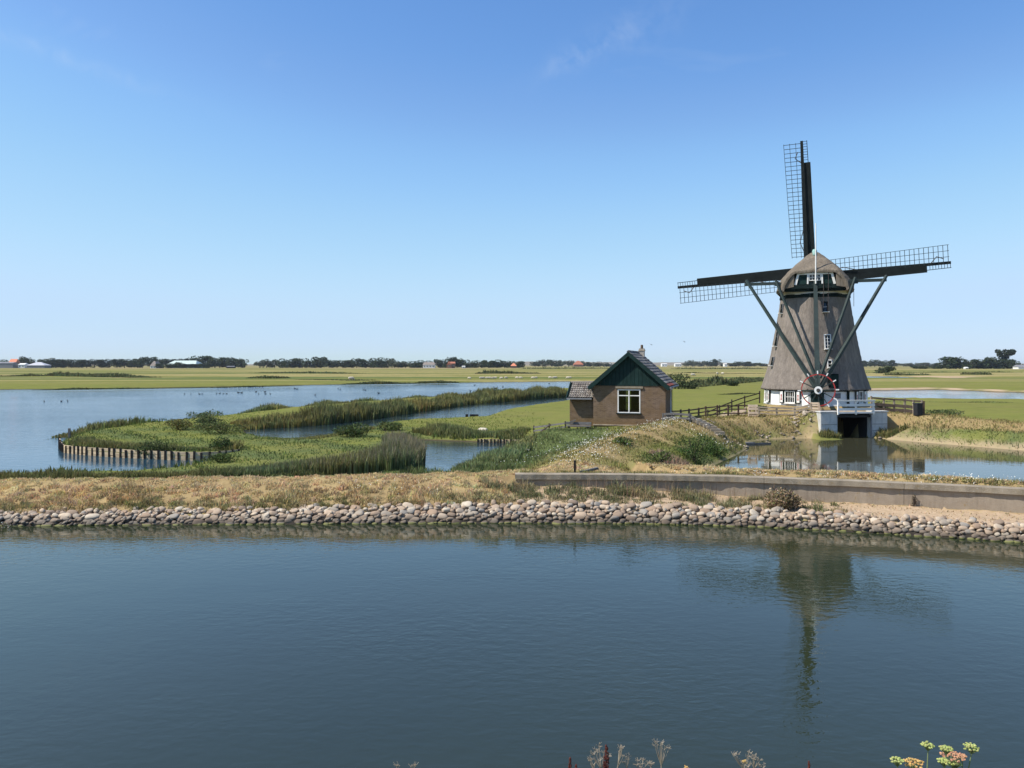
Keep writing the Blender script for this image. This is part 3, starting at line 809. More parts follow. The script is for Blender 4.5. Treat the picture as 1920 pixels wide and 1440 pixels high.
def wall_window(ang, cx, z, w, h, nxp, nyp, shutters=True):
    tf = face_tf(ang, z, r=3.49, out=0.03, cx=cx)
    fr = small_window(tf, w, h, nxp, nyp, hood=False)
    MB().box((0, -0.06, -h / 2 - 0.085), (w + 0.16, 0.14, 0.05)).build('sill', M['white_paint'], fr)
    s = MB()
    for sx in (-1, 1): MB().box((sx * (w / 2 + 0.09), -0.006, 0), (0.09, 0.12, h + 0.16)).build('window_jamb', M['black_green'], fr)
    if shutters:
        for sx in (-1, 1):
            sw, shh = 0.29, h + 0.16
            x = sx * (w / 2 + 0.155 + sw / 2)
            st = put(MB().box((0, 0, 0), (sw, 0.05, shh)).build('shutter', M['black_green'], mill), tf @ Matrix.Translation((x, -0.06, 0)))
            MB().box((0, -0.03, 0.0), (sw * 0.72, 0.02, shh * 0.86)).build('shutter_panel', M['white_paint'], st)
            em = MB(); a, b = sw * 0.17, shh * 0.22
            em.prism([(-a, b), (a, b), (0.02, 0), (a, -b), (-a, -b), (-0.02, 0)], (1, 0, 0), (0, 0, 1), (0, -1, 0), (0, -0.041, -0.03), 0.006)
            em.build('shutter_emblem', M['red_paint'], st)
wall_window(FACE[7], 0.05, 2.86, 0.66, 0.72, 4, 2)
wall_window(FACE[6], 0.10, 2.86, 0.5, 0.72, 2, 2)
wall_window(FACE[1], 0.15, 2.86, 0.5, 0.72, 2, 2)
dr = put(MB().box((0, 0, 0), (0.85, 0.10, 1.05)).build('door', M['green_paint'], mill), face_tf(FACE[0], 2.72, r=3.49, cx=-0.72, out=0.02))
MB().box((0.0, -0.06, 0.22), (0.5, 0.03, 0.32)).build('pane', M['glass'], dr)
put(MB().box((0, 0, 0), (0.34, 0.06, 0.34)).build('vent', M['lead'], mill), face_tf(FACE[0], 2.98, r=3.49, cx=0.62, out=0.02))
put(MB().box((0, 0, 0), (0.15, 0.10, 1.1)).build('drain_pipe', M['black_green'], mill), face_tf(FACE[0], 2.82, r=3.49, cx=1.28, out=0.04))

# cap: thatch lofted from the tail gable to the sail side
CU = [0, .12, .25, .46, .68, .85, .94, 1.0]; CV = [1.0, .955, .86, .685, .50, .315, .19, 0.0]
def cap_sec(y, hw, zb, zt, ztop, n=28):
    out = []
    for i in range(n + 1):
        u = math.sin((-1 + 2 * i / n) * math.pi / 2)
        zz = zb + (zt - zb) * float(np.interp(abs(u), CU, CV))
        k = ztop + .05 - .12 * abs(u)
        zz = min(zz, k) if zz > k + .12 else zz - max(0, zz - k + .12) * .5 if zz > k - .12 else zz
        out.append((hw * u, y, zz))
    return out
secs = [cap_sec(-2.66, 2.16, 10.22, 12.75, 11.50), cap_sec(-2.25, 2.40, 10.22, 12.9, 11.90), cap_sec(-1.7, 2.52, 10.22, 13.0, 12.42), cap_sec(-1.15, 2.56, 10.22, 13.03, 12.95),
        cap_sec(0.2, 2.58, 10.22, 13.03, 14), cap_sec(1.5, 2.5, 10.22, 12.9, 14), cap_sec(2.5, 2.05, 10.3, 12.75, 14), cap_sec(2.9, 1.8, 10.4, 12.6, 14)]
mb = MB(); n = len(secs[0])
inner = [[(x * 0.93, y, z - 0.17) for x, y, z in s] for s in secs]
mb.v = [p for s in secs for p in s] + [p for s in inner for p in s]
off = len(secs) * n
for i in range(len(secs) - 1):
    for k in range(n - 1):
        a = i * n + k; mb.f.append((a, a + 1, a + n + 1, a + n)); mb.f.append((off + a, off + a + n, off + a + n + 1, off + a + 1))
    for k in (0, n - 1):
        a = i * n + k; mb.f.append((a, a + n, off + a + n, off + a))
for i in (0, len(secs) - 1):
    for k in range(n - 1):
        a = i * n + k; mb.f.append((a, a + 1, off + a + 1, off + a))
cap = mb.build('cap', M['cap_thatch'], mill, smooth=True)
sm = cap.modifiers.new('fine', 'SUBSURF'); sm.levels = sm.render_levels = 2; sm.subdivision_type = 'SIMPLE'
dm2 = cap.modifiers.new('lumps', 'DISPLACE'); dm2.texture = tx; dm2.strength = 0.06
rear = [(x * 0.94, z - 0.1) for x, y, z in secs[0]]
MB().prism([(-1.9, 10.1)] + rear[1:-1] + [(1.9, 10.1)], (1, 0, 0), (0, 0, 1), (0, 1, 0), (0, -2.36, 0), 0.1).build('cap_gable', M['black_green'], cap)
for sx in (-1, 1):
    pr = [(x, z - .02) for x, y, z in secs[0] if sx * x >= 1.42]
    pr.sort(key=lambda p: p[0] * sx)
    MB().prism([(sx * 1.36, 10.42)] + [(sx * 1.32, pr[0][1] - .01)] + pr[:-1] + [(sx * 2.12, 10.28)], (1, 0, 0), (0, 0, 1), (0, 1, 0), (0, -2.60, 0), 0.2).build('cap_cheek', M['cap_thatch'], cap)
frt = [(x * 0.96, z - 0.06) for x, y, z in secs[-1]]
MB().prism([(-1.6, 10.2)] + frt[1:-1] + [(1.6, 10.2)], (1, 0, 0), (0, 0, 1), (0, 1, 0), (0, 2.78, 0), 0.1).build('cap_front', M['green_paint'], cap)
mb = MB(); yb = -2.44
mb.bar((-1.16, yb - .06, 11.30), (1.16, yb - .06, 11.30), 0.05, 0.13)
mb.bar((-1.08, yb - .063, 11.26), (-1.26, yb - .063, 10.56), 0.16, 0.05, up=(0, 1, 0)); mb.bar((1.08, yb - .063, 11.26), (1.26, yb - .063, 10.56), 0.16, 0.05, up=(0, 1, 0))
for sx in (-0.45, 0.45): mb.bar((sx, yb - .064, 11.28), (sx * 1.04, yb - .064, 10.60), 0.10, 0.05, up=(0, 1, 0))
mb.build('gable_frame', M['white_paint'], cap)
cwf = MB(); 
for sx in (-0.36, 0.36): cwf.box((sx, yb - 0.02, 11.05), (0.05, 0.07, 0.46))
for sz in (10.84, 11.24): cwf.box((0, yb - 0.02, sz), (0.67, 0.068, 0.045))
for i in range(1, 4): cwf.box((-0.34 + 0.17 * i, yb - 0.01, 11.05), (0.03, 0.04, 0.38))
cwf.box((0, yb - 0.012, 11.05), (0.66, 0.038, 0.03))
cw = cwf.build('cap_window', M['white_paint'], cap)
MB().box((0, yb + 0.035, 11.05), (0.68, 0.03, 0.4)).build('pane', M['glass'], cw)
for sx in (-0.87, 0.87): MB().box((sx, yb + .01, 10.92), (0.66, 0.05, 0.66)).build('cap_door', M['green_paint'], cap)
MB().bar((-2.1, -2.52, 10.42), (2.1, -2.52, 10.42), 0.1, 0.26).build('tail_sill', M['black_green'], cap)
mb = MB(); mb.tube([(0, -1.5, 12.66), (0, -1.0, 13.02), (0, 2.9, 12.66)], [0.13, 0.17, 0.14], 8); mb.build('ridge_cap', M['copper'], cap, smooth=True)

# beams, braces, tail pole and winding wheel
ZB = 10.72
MB().bar((-4.80, 0.55, 11.0), (4.72, 0.55, 11.0), 0.21, 0.21).build('long_beam', M['green_beam'], mill)
MB().bar((-2.62, -2.3, 10.66), (2.72, -2.3, 10.66), 0.22, 0.22).build('short_beam', M['green_beam'], mill)
WH = Vector((0.16, -5.35, 3.42))
tp = MB().bar((0.02, -2.3, 10.95), (WH.x - .02, -4.98, 3.15), 0.24, 0.24, 0.33, 0.33).build('tail_pole', M['green_beam'], mill)
MB().tube([(0.05, -2.62, 10.6), (0.05, -2.72, 14.7)], [0.05, 0.03], 8).build('flag_pole', M['white_paint'], mill)
for sx in (-1, 1):
    MB().bar((sx * 4.70, 0.42, 11.28), (WH.x + sx * 0.16, -4.80, 3.6), 0.155, 0.155, 0.21, 0.21).build('brace', M['green_beam'], mill)
    MB().bar((sx * 2.55, -2.42, 10.95), (WH.x + sx * 0.12, -4.72, 4.2), 0.13, 0.13, 0.155, 0.155).build('brace', M['green_beam'], mill)
axis_w = MB().tube([(WH.x, -4.85, WH.z), (WH.x, -5.62, WH.z)], 0.12, 10).build('winding_wheel', M['green_beam'], mill)
tor = MB(); RW = 1.02
pts = [(WH.x + RW * math.cos(a), -5.42, WH.z + RW * math.sin(a)) for a in np.linspace(0, 2 * math.pi, 37)]
for a, b in zip(pts[:-1], pts[1:]): tor.bar(a, b, 0.05, 0.07)
tor.build('wheel_rim', M['red_paint'], axis_w)
for k in range(12):
    a = math.radians(90 + 30 * k + 2); c, s_ = math.cos(a), math.sin(a)
    MB().bar((WH.x + .1 * c, -5.42, WH.z + .1 * s_), (WH.x + 1.05 * c, -5.42, WH.z + 1.05 * s_), 0.075, 0.06).build('wheel_spoke', M['green_beam'], axis_w)
    MB().bar((WH.x + 1.05 * c, -5.43, WH.z + 1.05 * s_), (WH.x + 1.26 * c, -5.43, WH.z + 1.26 * s_), 0.075, 0.065).build('spoke_grip', M['white_paint'], axis_w)
MB().tube([(WH.x, -5.5, WH.z), (WH.x, -5.58, WH.z)], 0.25, 20).build('wheel_hub', M['white_paint'], axis_w)
MB().tube([(WH.x, -5.58, WH.z), (WH.x, -5.66, WH.z)], 0.07, 8).build('hub_pin', M['rope'], axis_w)
for (x0, y0, z0, x1, y1, z1) in ((0.55, -2.6, 10.7, 0.52, -2.75, 8.9), (0.86, -2.6, 11.5, 0.82, -2.9, 8.2), (2.45, -2.4, 10.6, 2.45, -2.4, 9.0)):
    MB().tube([(x0, y0, z0), (x1, y1, z1)], 0.018, 5).build('rope', M['rope'], mill)

# sails: hub on the far side, plane leaning back
HUB = Vector((-0.50, 3.35, 11.78)); LEAN = math.radians(5)
MB().tube([(HUB.x, 1.6, HUB.z - .2), (HUB.x, 3.6, HUB.z + .04)], [0.3, 0.26], 10).build('windshaft', M['lead'], mill)
RS = 9.72
bar_me = {}
def sail_arm(k):
    phi = math.radians((-3.4 if k % 2 else -2.1) - 90 * k); RS = 9.66 if k % 2 else 10.0
    tf = Matrix.Translation(HUB) @ Matrix.Rotation(LEAN, 4, 'X') @ Matrix.Rotation(phi, 4, 'Y')
    st = put(MB().bar((0, 0.1 * (k % 2), 0.0), (0, 0.1 * (k % 2), RS), 0.34, 0.3, 0.20, 0.18, up=(0, 1, 0)).build('sail', M['sail_wood'], mill), tf)
    def wid(r): return 1.02 + 0.26 * (r - 1.4) / (RS - 1.4)
    tw = lambda r: math.radians(14 - 12 * (r - 1.4) / (RS - 1.4))      # weather of the lattice
    def pt(x, r): return (x * math.cos(tw(r)), -x * math.sin(tw(r)) * -0.6, r)
    for i in range(27):
        r = 1.45 + (RS - 1.62) * i / 26
        MB().bar(pt(0.06, r), pt(-wid(r), r), 0.034, 0.036).build('sail_bar', M['lattice_wood'], st)
    for j in range(1, 4):
        m = MB()
        rr = np.linspace(1.36, RS - 0.1, 8)
        for a, b in zip(rr[:-1], rr[1:]): m.bar(pt(-wid(a) * j / 3, a), pt(-wid(b) * j / 3, b), 0.034, 0.026)
        m.build('sail_lath', M['lattice_wood'], st)
    m = MB()
    m.prism([(0.10, 0.9), (0.66, 0.9), (0.56, 0.84 * RS), (0.08, 0.84 * RS)], (1, 0, 0), (0, 0, 1), (0, 1, 0), (0, -0.02, 0), 0.05)
    m.build('wind_board', M['sail_wood'], st)
    m = MB()
    m.bar((0.40, 0, 0.84 * RS), (0.36, 0, RS), 0.045, 0.05)
    for i in range(1, 9):
        r = RS * (0.84 + 0.155 * i / 8); m.bar((0.05, 0, r), (0.39, 0, r), 0.03, 0.03)
    m.build('board_rail', M['sail_wood'], st)
    m = MB()
    m.tube([(-0.05, -0.1, 1.6), (-0.38, -0.16, 2.5), (-0.12, -0.1, 3.4)], 0.03, 5); m.tube([(-0.1, -0.08, 8.4), (-0.5, -0.1, 8.75), (-0.3, -0.08, 9.2)], 0.035, 5)
    m.build('sail_rope', M['rope'], st)
    for i in range(1, 26):                                             # cleats along the board
        pass
for k in range(4): sail_arm(k)

# ------------------------------------------------------------------ culvert with white railing in the pond bank
CUL = empty('culvert', (21.42, 50.0, 0), math.radians(9), 'pale concrete culvert with a black opening in the bank under the mill', 'culvert')
OW = 2.3
def abut(x0, x1):
    o = MB().box(((x0 + x1) / 2, 0.25, 1.05), (x1 - x0, 0.5, 2.1)).build('abutment', M['abutment'], CUL, bevel=0.03)
    MB().box(((x0 + x1) / 2, 0.25, 2.135), (x1 - x0 + .08, 0.6, 0.065)).build('abutment_cap', M['abutment'], o)
    for z in (1.35, 0.95): MB().box(((x0 + x1) / 2, -0.008, z), (x1 - x0 - .1, 0.02, 0.018)).build('board_seam', M['tunnel'], o)
abut(-OW / 2 - 1.15, -OW / 2); abut(OW / 2, OW / 2 + 1.1)
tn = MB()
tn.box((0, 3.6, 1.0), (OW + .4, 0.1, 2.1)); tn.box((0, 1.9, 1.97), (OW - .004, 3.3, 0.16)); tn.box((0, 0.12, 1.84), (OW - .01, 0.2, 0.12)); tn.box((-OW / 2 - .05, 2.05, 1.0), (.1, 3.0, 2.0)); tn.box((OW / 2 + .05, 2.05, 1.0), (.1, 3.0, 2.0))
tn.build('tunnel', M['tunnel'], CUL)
ds = MB()
for i in range(14): ds.box((-OW / 2 + OW * (i + .5) / 14, 0.72, 2.085), (OW / 14 - 0.02, 1.7, 0.06))
for i in range(14): MB().box((-OW / 2 + OW * (i + .5) / 14, 0.70, 2.085), (OW / 14 - 0.025, 1.76, 0.06)).build('deck_plank', M['bleached_wood'], CUL)
MB().box((OW / 2 - 0.06, -0.06, 1.1), (0.07, 0.07, 1.7)).build('gauge_post', M['lead'], CUL)
rl = MB().box((-OW / 2 - .04, -0.12, 2.40), (0.09, 0.09, 0.88)).build('railing', M['white_paint'], CUL)
for x in (0.0, OW / 2 + .04): MB().box((x, -0.12, 2.40), (0.09, 0.09, 0.88)).build('railing_post', M['white_paint'], rl)
for z, hh in ((2.80, 0.06), (2.56, 0.15), (2.30, 0.15), (2.08, 0.09)): MB().box((0, -0.185, z), (OW + .2, 0.035, hh)).build('rail', M['white_paint'], rl)
MB().box((0, -0.15, 2.855), (OW + .24, 0.16, 0.035)).build('railing_cap', M['white_paint'], rl)

# ------------------------------------------------------------------ brick pump house
HO = empty('brick_house', (HOUSE[0], HOUSE[1], 0), math.radians(-16.5), 'small brown brick house with dark green gable and grey tiled roof on the mound', 'house')
HWD, DEP, ZB0, ZE, ZR = 2.13, 4.8, 1.2, 3.86, 5.78
front = MB()
ww, wz0, wz1 = 0.67, 2.22, 3.62
# front wall round the window opening, then sides and back
front.box(((-HWD - ww) / 2, 0.11, (ZB0 + ZE) / 2), (HWD - ww, 0.22, ZE - ZB0))
front.box(((HWD + ww) / 2, 0.11, (ZB0 + ZE) / 2), (HWD - ww, 0.22, ZE - ZB0))
front.box((0, 0.11, (ZB0 + wz0) / 2), (2 * ww - .001, 0.219, wz0 - ZB0)); front.box((0, 0.11, (wz1 + ZE) / 2), (2 * ww - .001, 0.219, ZE - wz1))
front.build('front_wall', M['brick'], HO)
sw = MB(); sw.box((-HWD + .11, DEP / 2 + .11, (ZB0 + ZE) / 2), (0.22, DEP - .222, ZE - ZB0)); 
sw.box((HWD - .11, DEP / 2 + .11, (ZB0 + ZE) / 2), (0.22, DEP - .222, ZE - ZB0)); sw.build('side_wall', M['brick'], HO)
bk = MB(); 
for sx in (-1, 1): bk.box((sx * 1.52, DEP - .11, (ZB0 + ZE) / 2 - .002), (1.2, 0.22, ZE - ZB0))
bk.box((0, DEP - .11, 1.65), (1.84, 0.22, 0.9)); bk.box((-.28, DEP - .11, 2.83), (0.5, 0.21, 1.4)); bk.box((0, DEP - .11, 3.7), (1.84, 0.22, 0.3)); bk.build('back_wall', M['brick'], HO)
MB().box((0, 2.4, 1.55), (4.0, 4.6, 0.05)).build('house_floor', M['grey_wood'], HO)
bw = MB()
for x in (-.9, -.3, .3, .9): bw.box((x, DEP - .1, 2.82), (0.06, 0.08, 1.46))
for z in (2.12, 2.6, 3.05, 3.52): bw.box((0, DEP - .1, z), (1.84, 0.07, 0.05))
bw.build('back_window', M['white_paint'], HO)
MB().box((-0.75, -0.05, ZB0 + .30), (HWD * 2 - 1.5, 0.12, 0.06)).build('plinth', M['bleached_wood'], HO)
MB().box((0.02, -0.02, wz1 + 0.115), (1.62, 0.10, 0.12)).build('lintel', M['coping_concrete'], HO)
wf = MB(); t = 0.06
for x in (-ww + t / 2, 0, ww - t / 2): wf.box((x, 0.03, (wz0 + wz1) / 2), (t, 0.10, wz1 - wz0))
for z in (wz0 + t / 2, wz1 - t / 2, wz1 - 0.37): wf.box((0, 0.033, z), (2 * ww - .004, 0.09, t - .004))
win = wf.build('window', M['white_paint'], HO)
for sx in (-1, 1):
    for (za, zb_) in ((wz0 + t, wz1 - 0.40), (wz1 - 0.34, wz1 - t)):
        x0 = sx * (t / 2 + (ww - 1.5 * t) / 2)
        MB().box((x0, 0.05, (za + zb_) / 2), (ww - 1.5 * t, 0.012, zb_ - za)).build('pane', M['clear_glass'], win)
MB().box((0, -0.03, wz0 - 0.035), (2 * ww + .14, 0.14, 0.07)).build('sill', M['black_green'], win)
gb = 9
for i in range(-gb, gb + 1):                                       # upright boards of the gable, each a board
    w_ = HWD * 2 / (2 * gb + 1); x = i * w_
    def ztop(x): return ZE + (ZR - ZE - 0.05) * (1 - min(1, abs(x) / (HWD + .15)))
    xa, xb = x - w_ / 2 + .006, x + w_ / 2 - .006
    MB().prism([(xa, ZE - .03), (xb, ZE - .03), (xb, ztop(xb)), (x, ztop(x)) if i == 0 else ((xa + xb) / 2, (ztop(xa) + ztop(xb)) / 2), (xa, ztop(xa))], (1, 0, 0), (0, 0, 1), (0, 1, 0), (0, -0.035, 0), 0.05).build('gable_board', M['green_paint'], HO)
MB().prism([(-HWD, ZE), (HWD, ZE), (0, ZR - .1)], (1, 0, 0), (0, 0, 1), (0, 1, 0), (0, DEP - .1, 0), 0.1).build('back_gable', M['green_paint'], HO)
OV, EX = 0.26, 2.36                                                # verge overhang, eave half width
ZEV = 3.86 - 0.08
sl = math.atan2(ZR - ZEV, EX)
for sx in (-1, 1):
    MB().prism([(0, ZR), (sx * EX, ZEV), (sx * EX, ZEV - .09), (0, ZR - .11)], (1, 0, 0), (0, 0, 1), (0, 1, 0), (0, -OV + .02, 0), DEP + OV + .25).build('roof', M['black_green'], HO)
    MB().prism([(0, ZR + .07), (sx * (EX + .04), ZEV + .03), (sx * (EX + .04), ZEV - .17), (sx * (EX - .08), ZEV - .20), (0, ZR - .20)], (1, 0, 0), (0, 0, 1), (0, 1, 0), (0, -OV - .035, 0), 0.05).build('barge_board', M['green_paint'], HO)
    MB().tube([(sx * (EX + .07), -OV - .03, ZEV - .04), (sx * (EX + .07), DEP + .2, ZEV - .04)], 0.06, 8).build('gutter', M['lead'], HO)
# roof tiles of the slope in view: one object per tile
ct = math.cos(sl); st_ = math.sin(sl)
tm = MB()
TW, TL = 0.30, 0.27
tm.v = []; prof = [(-.15, .0), (-.10, .035), (-.02, .045), (.05, .02), (.10, .0), (.15, .012)]
for yy_, lift in ((0.0, 0.062), (TL + 0.03, 0.010)):
    for (a, b) in prof: tm.v.append((a, yy_, b + lift))
for (a, b) in prof: tm.v.append((a, 0.0, b + 0.012))
np_ = len(prof)
for i in range(np_ - 1): tm.f.append((i, i + 1, np_ + i + 1, np_ + i)); tm.f.append((i, 2 * np_ + i, 2 * np_ + i + 1, i + 1))
tile_me = tm.mesh('roof_tile'); tile_me.materials.append(M['grey_tile'])
tile_me2 = tile_me.copy(); tile_me2.materials.clear(); tile_me2.materials.append(M['red_tile'])
SL = math.hypot(EX, ZR - ZEV)
def tiles(sx, me_, nrow, ncol):
    for r in range(nrow):
        for c in range(ncol):
            u = (r + 0.02) * SL / nrow
            d = SL - u                                              # distance from ridge at the lower edge
            x = sx * (d * ct); z = ZR - d * st_ + 0.01
            y = -OV + 0.14 + c * (DEP + OV + .1) / ncol
            o = link_mesh('roof_tile', tile_me2 if (r == 0 and c < 9) else me_, None, HO)
            ex = Vector((0, 1, 0)); ey = Vector((-sx * ct, 0, st_)); ez = ex.cross(ey)
            if ez.z < 0: ex = -ex; ez = ex.cross(ey)
            m = Matrix(((ex.x, ey.x, ez.x, x), (ex.y, ey.y, ez.y, y + R.uniform(-.01, .01)), (ex.z, ey.z, ez.z, z + R.uniform(0, .012)), (0, 0, 0, 1)))
            o.matrix_basis = m
tiles(1, tile_me, 12, 17)
MB().prism([(0, ZR + .02), (-EX, ZEV + .02), (-EX, ZEV + .07), (0, ZR + .075)], (1, 0, 0), (0, 0, 1), (0, 1, 0), (0, -OV + .02, 0), DEP + OV + .2).build('roof_covering', M['grey_tile'], HO)
for i in range(13): MB().tube([(0, -OV + .02 + i * .40, ZR + .045), (0, -OV + .41 + i * .40, ZR + .06)], 0.10, 8).build('ridge_tile', M['grey_tile'], HO)
ch = MB().box((0.24, 4.05, 5.62), (0.34, 0.34, 0.86)).build('chimney', plain('chimney_brick', (0.40, 0.36, 0.31), 0.9, 0.3, 9, bump=.4), HO)
MB().box((0.24, 4.05, 5.98), (0.39, 0.39, 0.09)).build('chimney_band', M['bleached_wood'], ch)
MB().box((0.24, 4.05, 6.07), (0.32, 0.32, 0.07)).build('chimney_cap', M['coping_concrete'], ch)
MB().tube([(0.24, 4.05, 6.08), (0.24, 4.05, 6.34)], [0.09, 0.075], 10).build('chimney_pot', M['brown_wood'], ch)
sd_ = MB().box((HWD + .03, 3.4, 2.85), (0.08, 1.0, 1.5)).build('side_window', M['white_paint'], HO)
MB().box((HWD + .08, 3.4, 2.85), (0.02, 0.86, 1.36)).build('pane', M['glass'], sd_)
# lean-to annex on the left, roof sloping to the front
AX0, AX1, AY = -3.66, -HWD - .003, 0.42
MB().box(((AX0 + AX1) / 2, AY + 1.0, 2.1), (AX1 - AX0, 2.0, 1.8)).build('annex_wall', M['brick'], HO)
AZ0, AZ1, AYF, AYR = 3.06, 3.93, AY - .36, AY + 0.85
MB().prism([(AYF, AZ0 - .06), (AYR, AZ1 - .06), (AYR + 1.3, AZ0 - .2), (AYR + 1.3, AZ0 - .1), (AYR, AZ1 + .0), (AYF, AZ0 + .0)], (0, 1, 0), (0, 0, 1), (1, 0, 0), (AX0 - .1, 0, 0), AX1 - AX0 + .1 - .16).build('annex_roof', M['black_green'], HO)
MB().prism([(AYF - .04, AZ0 - .12), (AYF - .04, AZ0 + .05), (AYR, AZ1 + .09), (AYR + .4, AZ0 + .65), (AYR + .4, AZ0 + .45), (AYR, AZ1 - .08)], (0, 1, 0), (0, 0, 1), (1, 0, 0), (AX0 - .16, 0, 0), 0.055).build('annex_barge', M['green_paint'], HO)
MB().box(((AX0 + AX1) / 2 - .1, AYF - .05, AZ0 - .03), (AX1 - AX0 + .0, 0.09, 0.08)).build('annex_gutter', M['lead'], HO)
an_me = tile_me.copy(); an_me.materials.clear(); an_me.materials.append(M['annex_tile'])
asl = math.atan2(AZ1 - AZ0, AYR - AYF); ALN = math.hypot(AZ1 - AZ0, AYR - AYF)
for r in range(7):
    for c in range(10):
        u = r * ALN / 7
        o = link_mesh('annex_tile', an_me, None, HO)
        x = AX0 + 0.02 + (c + .5) * (1.46 / 10)
        o.matrix_basis = Matrix.Translation((x, AYF + u * math.cos(asl), AZ0 + u * math.sin(asl) + .01 + R.uniform(0, .01))) @ Matrix.Rotation(asl, 4, 'X') @ Matrix.Scale(0.49, 4, (1, 0, 0)) @ Matrix.Scale(0.75, 4, (0, 1, 0))
MB().tube([(AX0 - .1, AYR, AZ1 + .05), (AX1 - .1, AYR, AZ1 + .05)], 0.07, 8).build('annex_ridge', M['annex_tile'], HO)

# ------------------------------------------------------------------ stone bank of the canal: every large stone an object
def stone_mesh(i):
    bm = bmesh.new(); bmesh.ops.create_icosphere(bm, subdivisions=2, radius=0.5)
    r = random.Random(i)
    off = [Vector((r.uniform(-1, 1), r.uniform(-1, 1), r.uniform(-1, 1))).normalized() for _ in range(9)]
    dd = [r.uniform(0.38, 0.54) for _ in off]
    for v in bm.verts:
        p = Vector([math.copysign(abs(c) ** 0.72 * 0.5 ** 0.28, c) for c in v.co]) * 0.86
        for o_, d_ in zip(off, dd):                                # flatten against a few planes: a worn boulder
            k = p.dot(o_)
            if k > d_ * 0.92: p -= o_ * (k - d_ * 0.92) * 0.8
        v.co = p * r.uniform(0.97, 1.03)
    me_ = bpy.data.meshes.new('stone'); bm.to_mesh(me_); bm.free()
    me_.polygons.foreach_set('use_smooth', [True] * len(me_.polygons))
    me_.materials.append(M['stone'])
    return me_
STONES = [stone_mesh(i) for i in range(12)]
bankv = MB()
xs_ = np.linspace(-22, 24, 93)
cv = []
for x in xs_:
    y0 = float(Yw(x)); t = float(stone_top(x))
    cv.append([(x, y0 - 0.35, -0.4), (x, y0 + 0.02, -0.02), (x, y0 + t * 1.2, t - 0.11), (x, y0 + t * 1.2 + 0.25, t - 0.10)])
for i in range(len(cv) - 1):
    bankv.add(cv[i] + cv[i + 1], [(0, 4, 5, 1), (1, 5, 6, 2), (2, 6, 7, 3)])
M['joint'] = plain('joint_soil', (0.03, 0.024, 0.018), 0.95, 0.3, 6)
sbank = bankv.build('stone_bank', M['joint']); tag(sbank, kind='structure', label='sloping bank of rounded boulders along the canal edge')
slist = []
nrow = 6
for r in range(nrow):
    x = -21.5 + R.uniform(0, .3)
    while x < 22.5:
        t = float(stone_top(x)) + 0.02; w = R.choice([R.uniform(.22, .34), R.uniform(.3, .46), R.uniform(.36, .60)]) * (0.74 if x < 5 else 0.72)
        if r == 0: w *= 0.95
        rh = t / (nrow - 0.6)
        zc = (r + 0.12) * rh + R.uniform(-.04, .04)
        big = R.random() < 0.10 and 0 < r < nrow - 2
        hgt_ = rh * R.uniform(1.3, 2.0) * (1.4 if big else 1)
        dep = w * R.uniform(0.55, 0.85)
        if big: w *= 1.2
        if not (r == nrow - 1 and R.random() < 0.25):
            yc = float(Yw(x + w / 2)) + max(zc, 0) * 1.2 + 0.06 + R.uniform(-.02, .05)
            slist.append((x + w / 2, yc, zc + (0.02 if big else 0), w * 1.10, dep, hgt_, R.uniform(-.5, .5), R.uniform(-0.3, 0.3), R.randrange(12)))
        x += w * R.uniform(0.78, 0.94)
for i in range(40):                                                # loose ones on top
    x = R.uniform(-20, 21); t = float(stone_top(x))
    slist.append((x, float(Yw(x)) + t * 1.2 + R.uniform(0.05, .3), t + .02, R.uniform(.18, .38), R.uniform(.18, .3), R.uniform(.1, .2), R.uniform(-1, 1), 0.1, R.randrange(12)))
for i in range(300):
    x = R.uniform(2, 22); t = float(stone_top(x)); sx__ = R.uniform(.05, .14)
    slist.append((x, float(Yw(x)) + t * 1.2 + R.uniform(.1, 1.4) ** 1.5, t - .03, sx__, sx__ * .8, sx__ * .5, R.uniform(-1, 1), .1, R.randrange(12)))
for i in range(620):
    x = R.uniform(-21, 22); t = float(stone_top(x)); z = R.uniform(.05, t)
    slist.append((x, float(Yw(x)) + z * 1.2 + R.uniform(-.03, .05), z, R.uniform(.09, .2), R.uniform(.09, .18), R.uniform(.06, .12), R.uniform(-1, 1), R.uniform(-.5, .5), R.randrange(12)))
def sm_mat(s):
    return Matrix.Translation(s[:3]) @ Euler((s[7] * .6 + .62, s[7], s[6])).to_matrix().to_4x4() @ Matrix.Diagonal((s[3], s[4], s[5], 1))
slist.sort(key=lambda s: -(s[3] * s[5] / s[1] ** 2) * (1 if abs(s[0]) < s[1] * 0.64 else 0))
for s in slist[:300]:
    o = link_mesh('stone', STONES[s[8]], None, sbank); o.matrix_basis = sm_mat(s)
vv, ff, tt = [], [], []
for s in slist[300:]:
    m_ = sm_mat(s); me_ = STONES[s[8]]; n0 = len(vv); tint_ = R.random()
    vv += [tuple(m_ @ v.co) for v in me_.vertices]; ff += [tuple(i + n0 for i in p.vertices) for p in me_.polygons]; tt += [tint_] * len(me_.vertices)
me_ = bpy.data.meshes.new('small_stones'); me_.from_pydata(vv, [], ff); me_.polygons.foreach_set('use_smooth', [True] * len(me_.polygons))
at_ = me_.attributes.new('tint', 'FLOAT', 'POINT'); at_.data.foreach_set('value', tt)
o = link_mesh('small_stones', me_, M['stone'], sbank); o['kind'] = 'stuff'

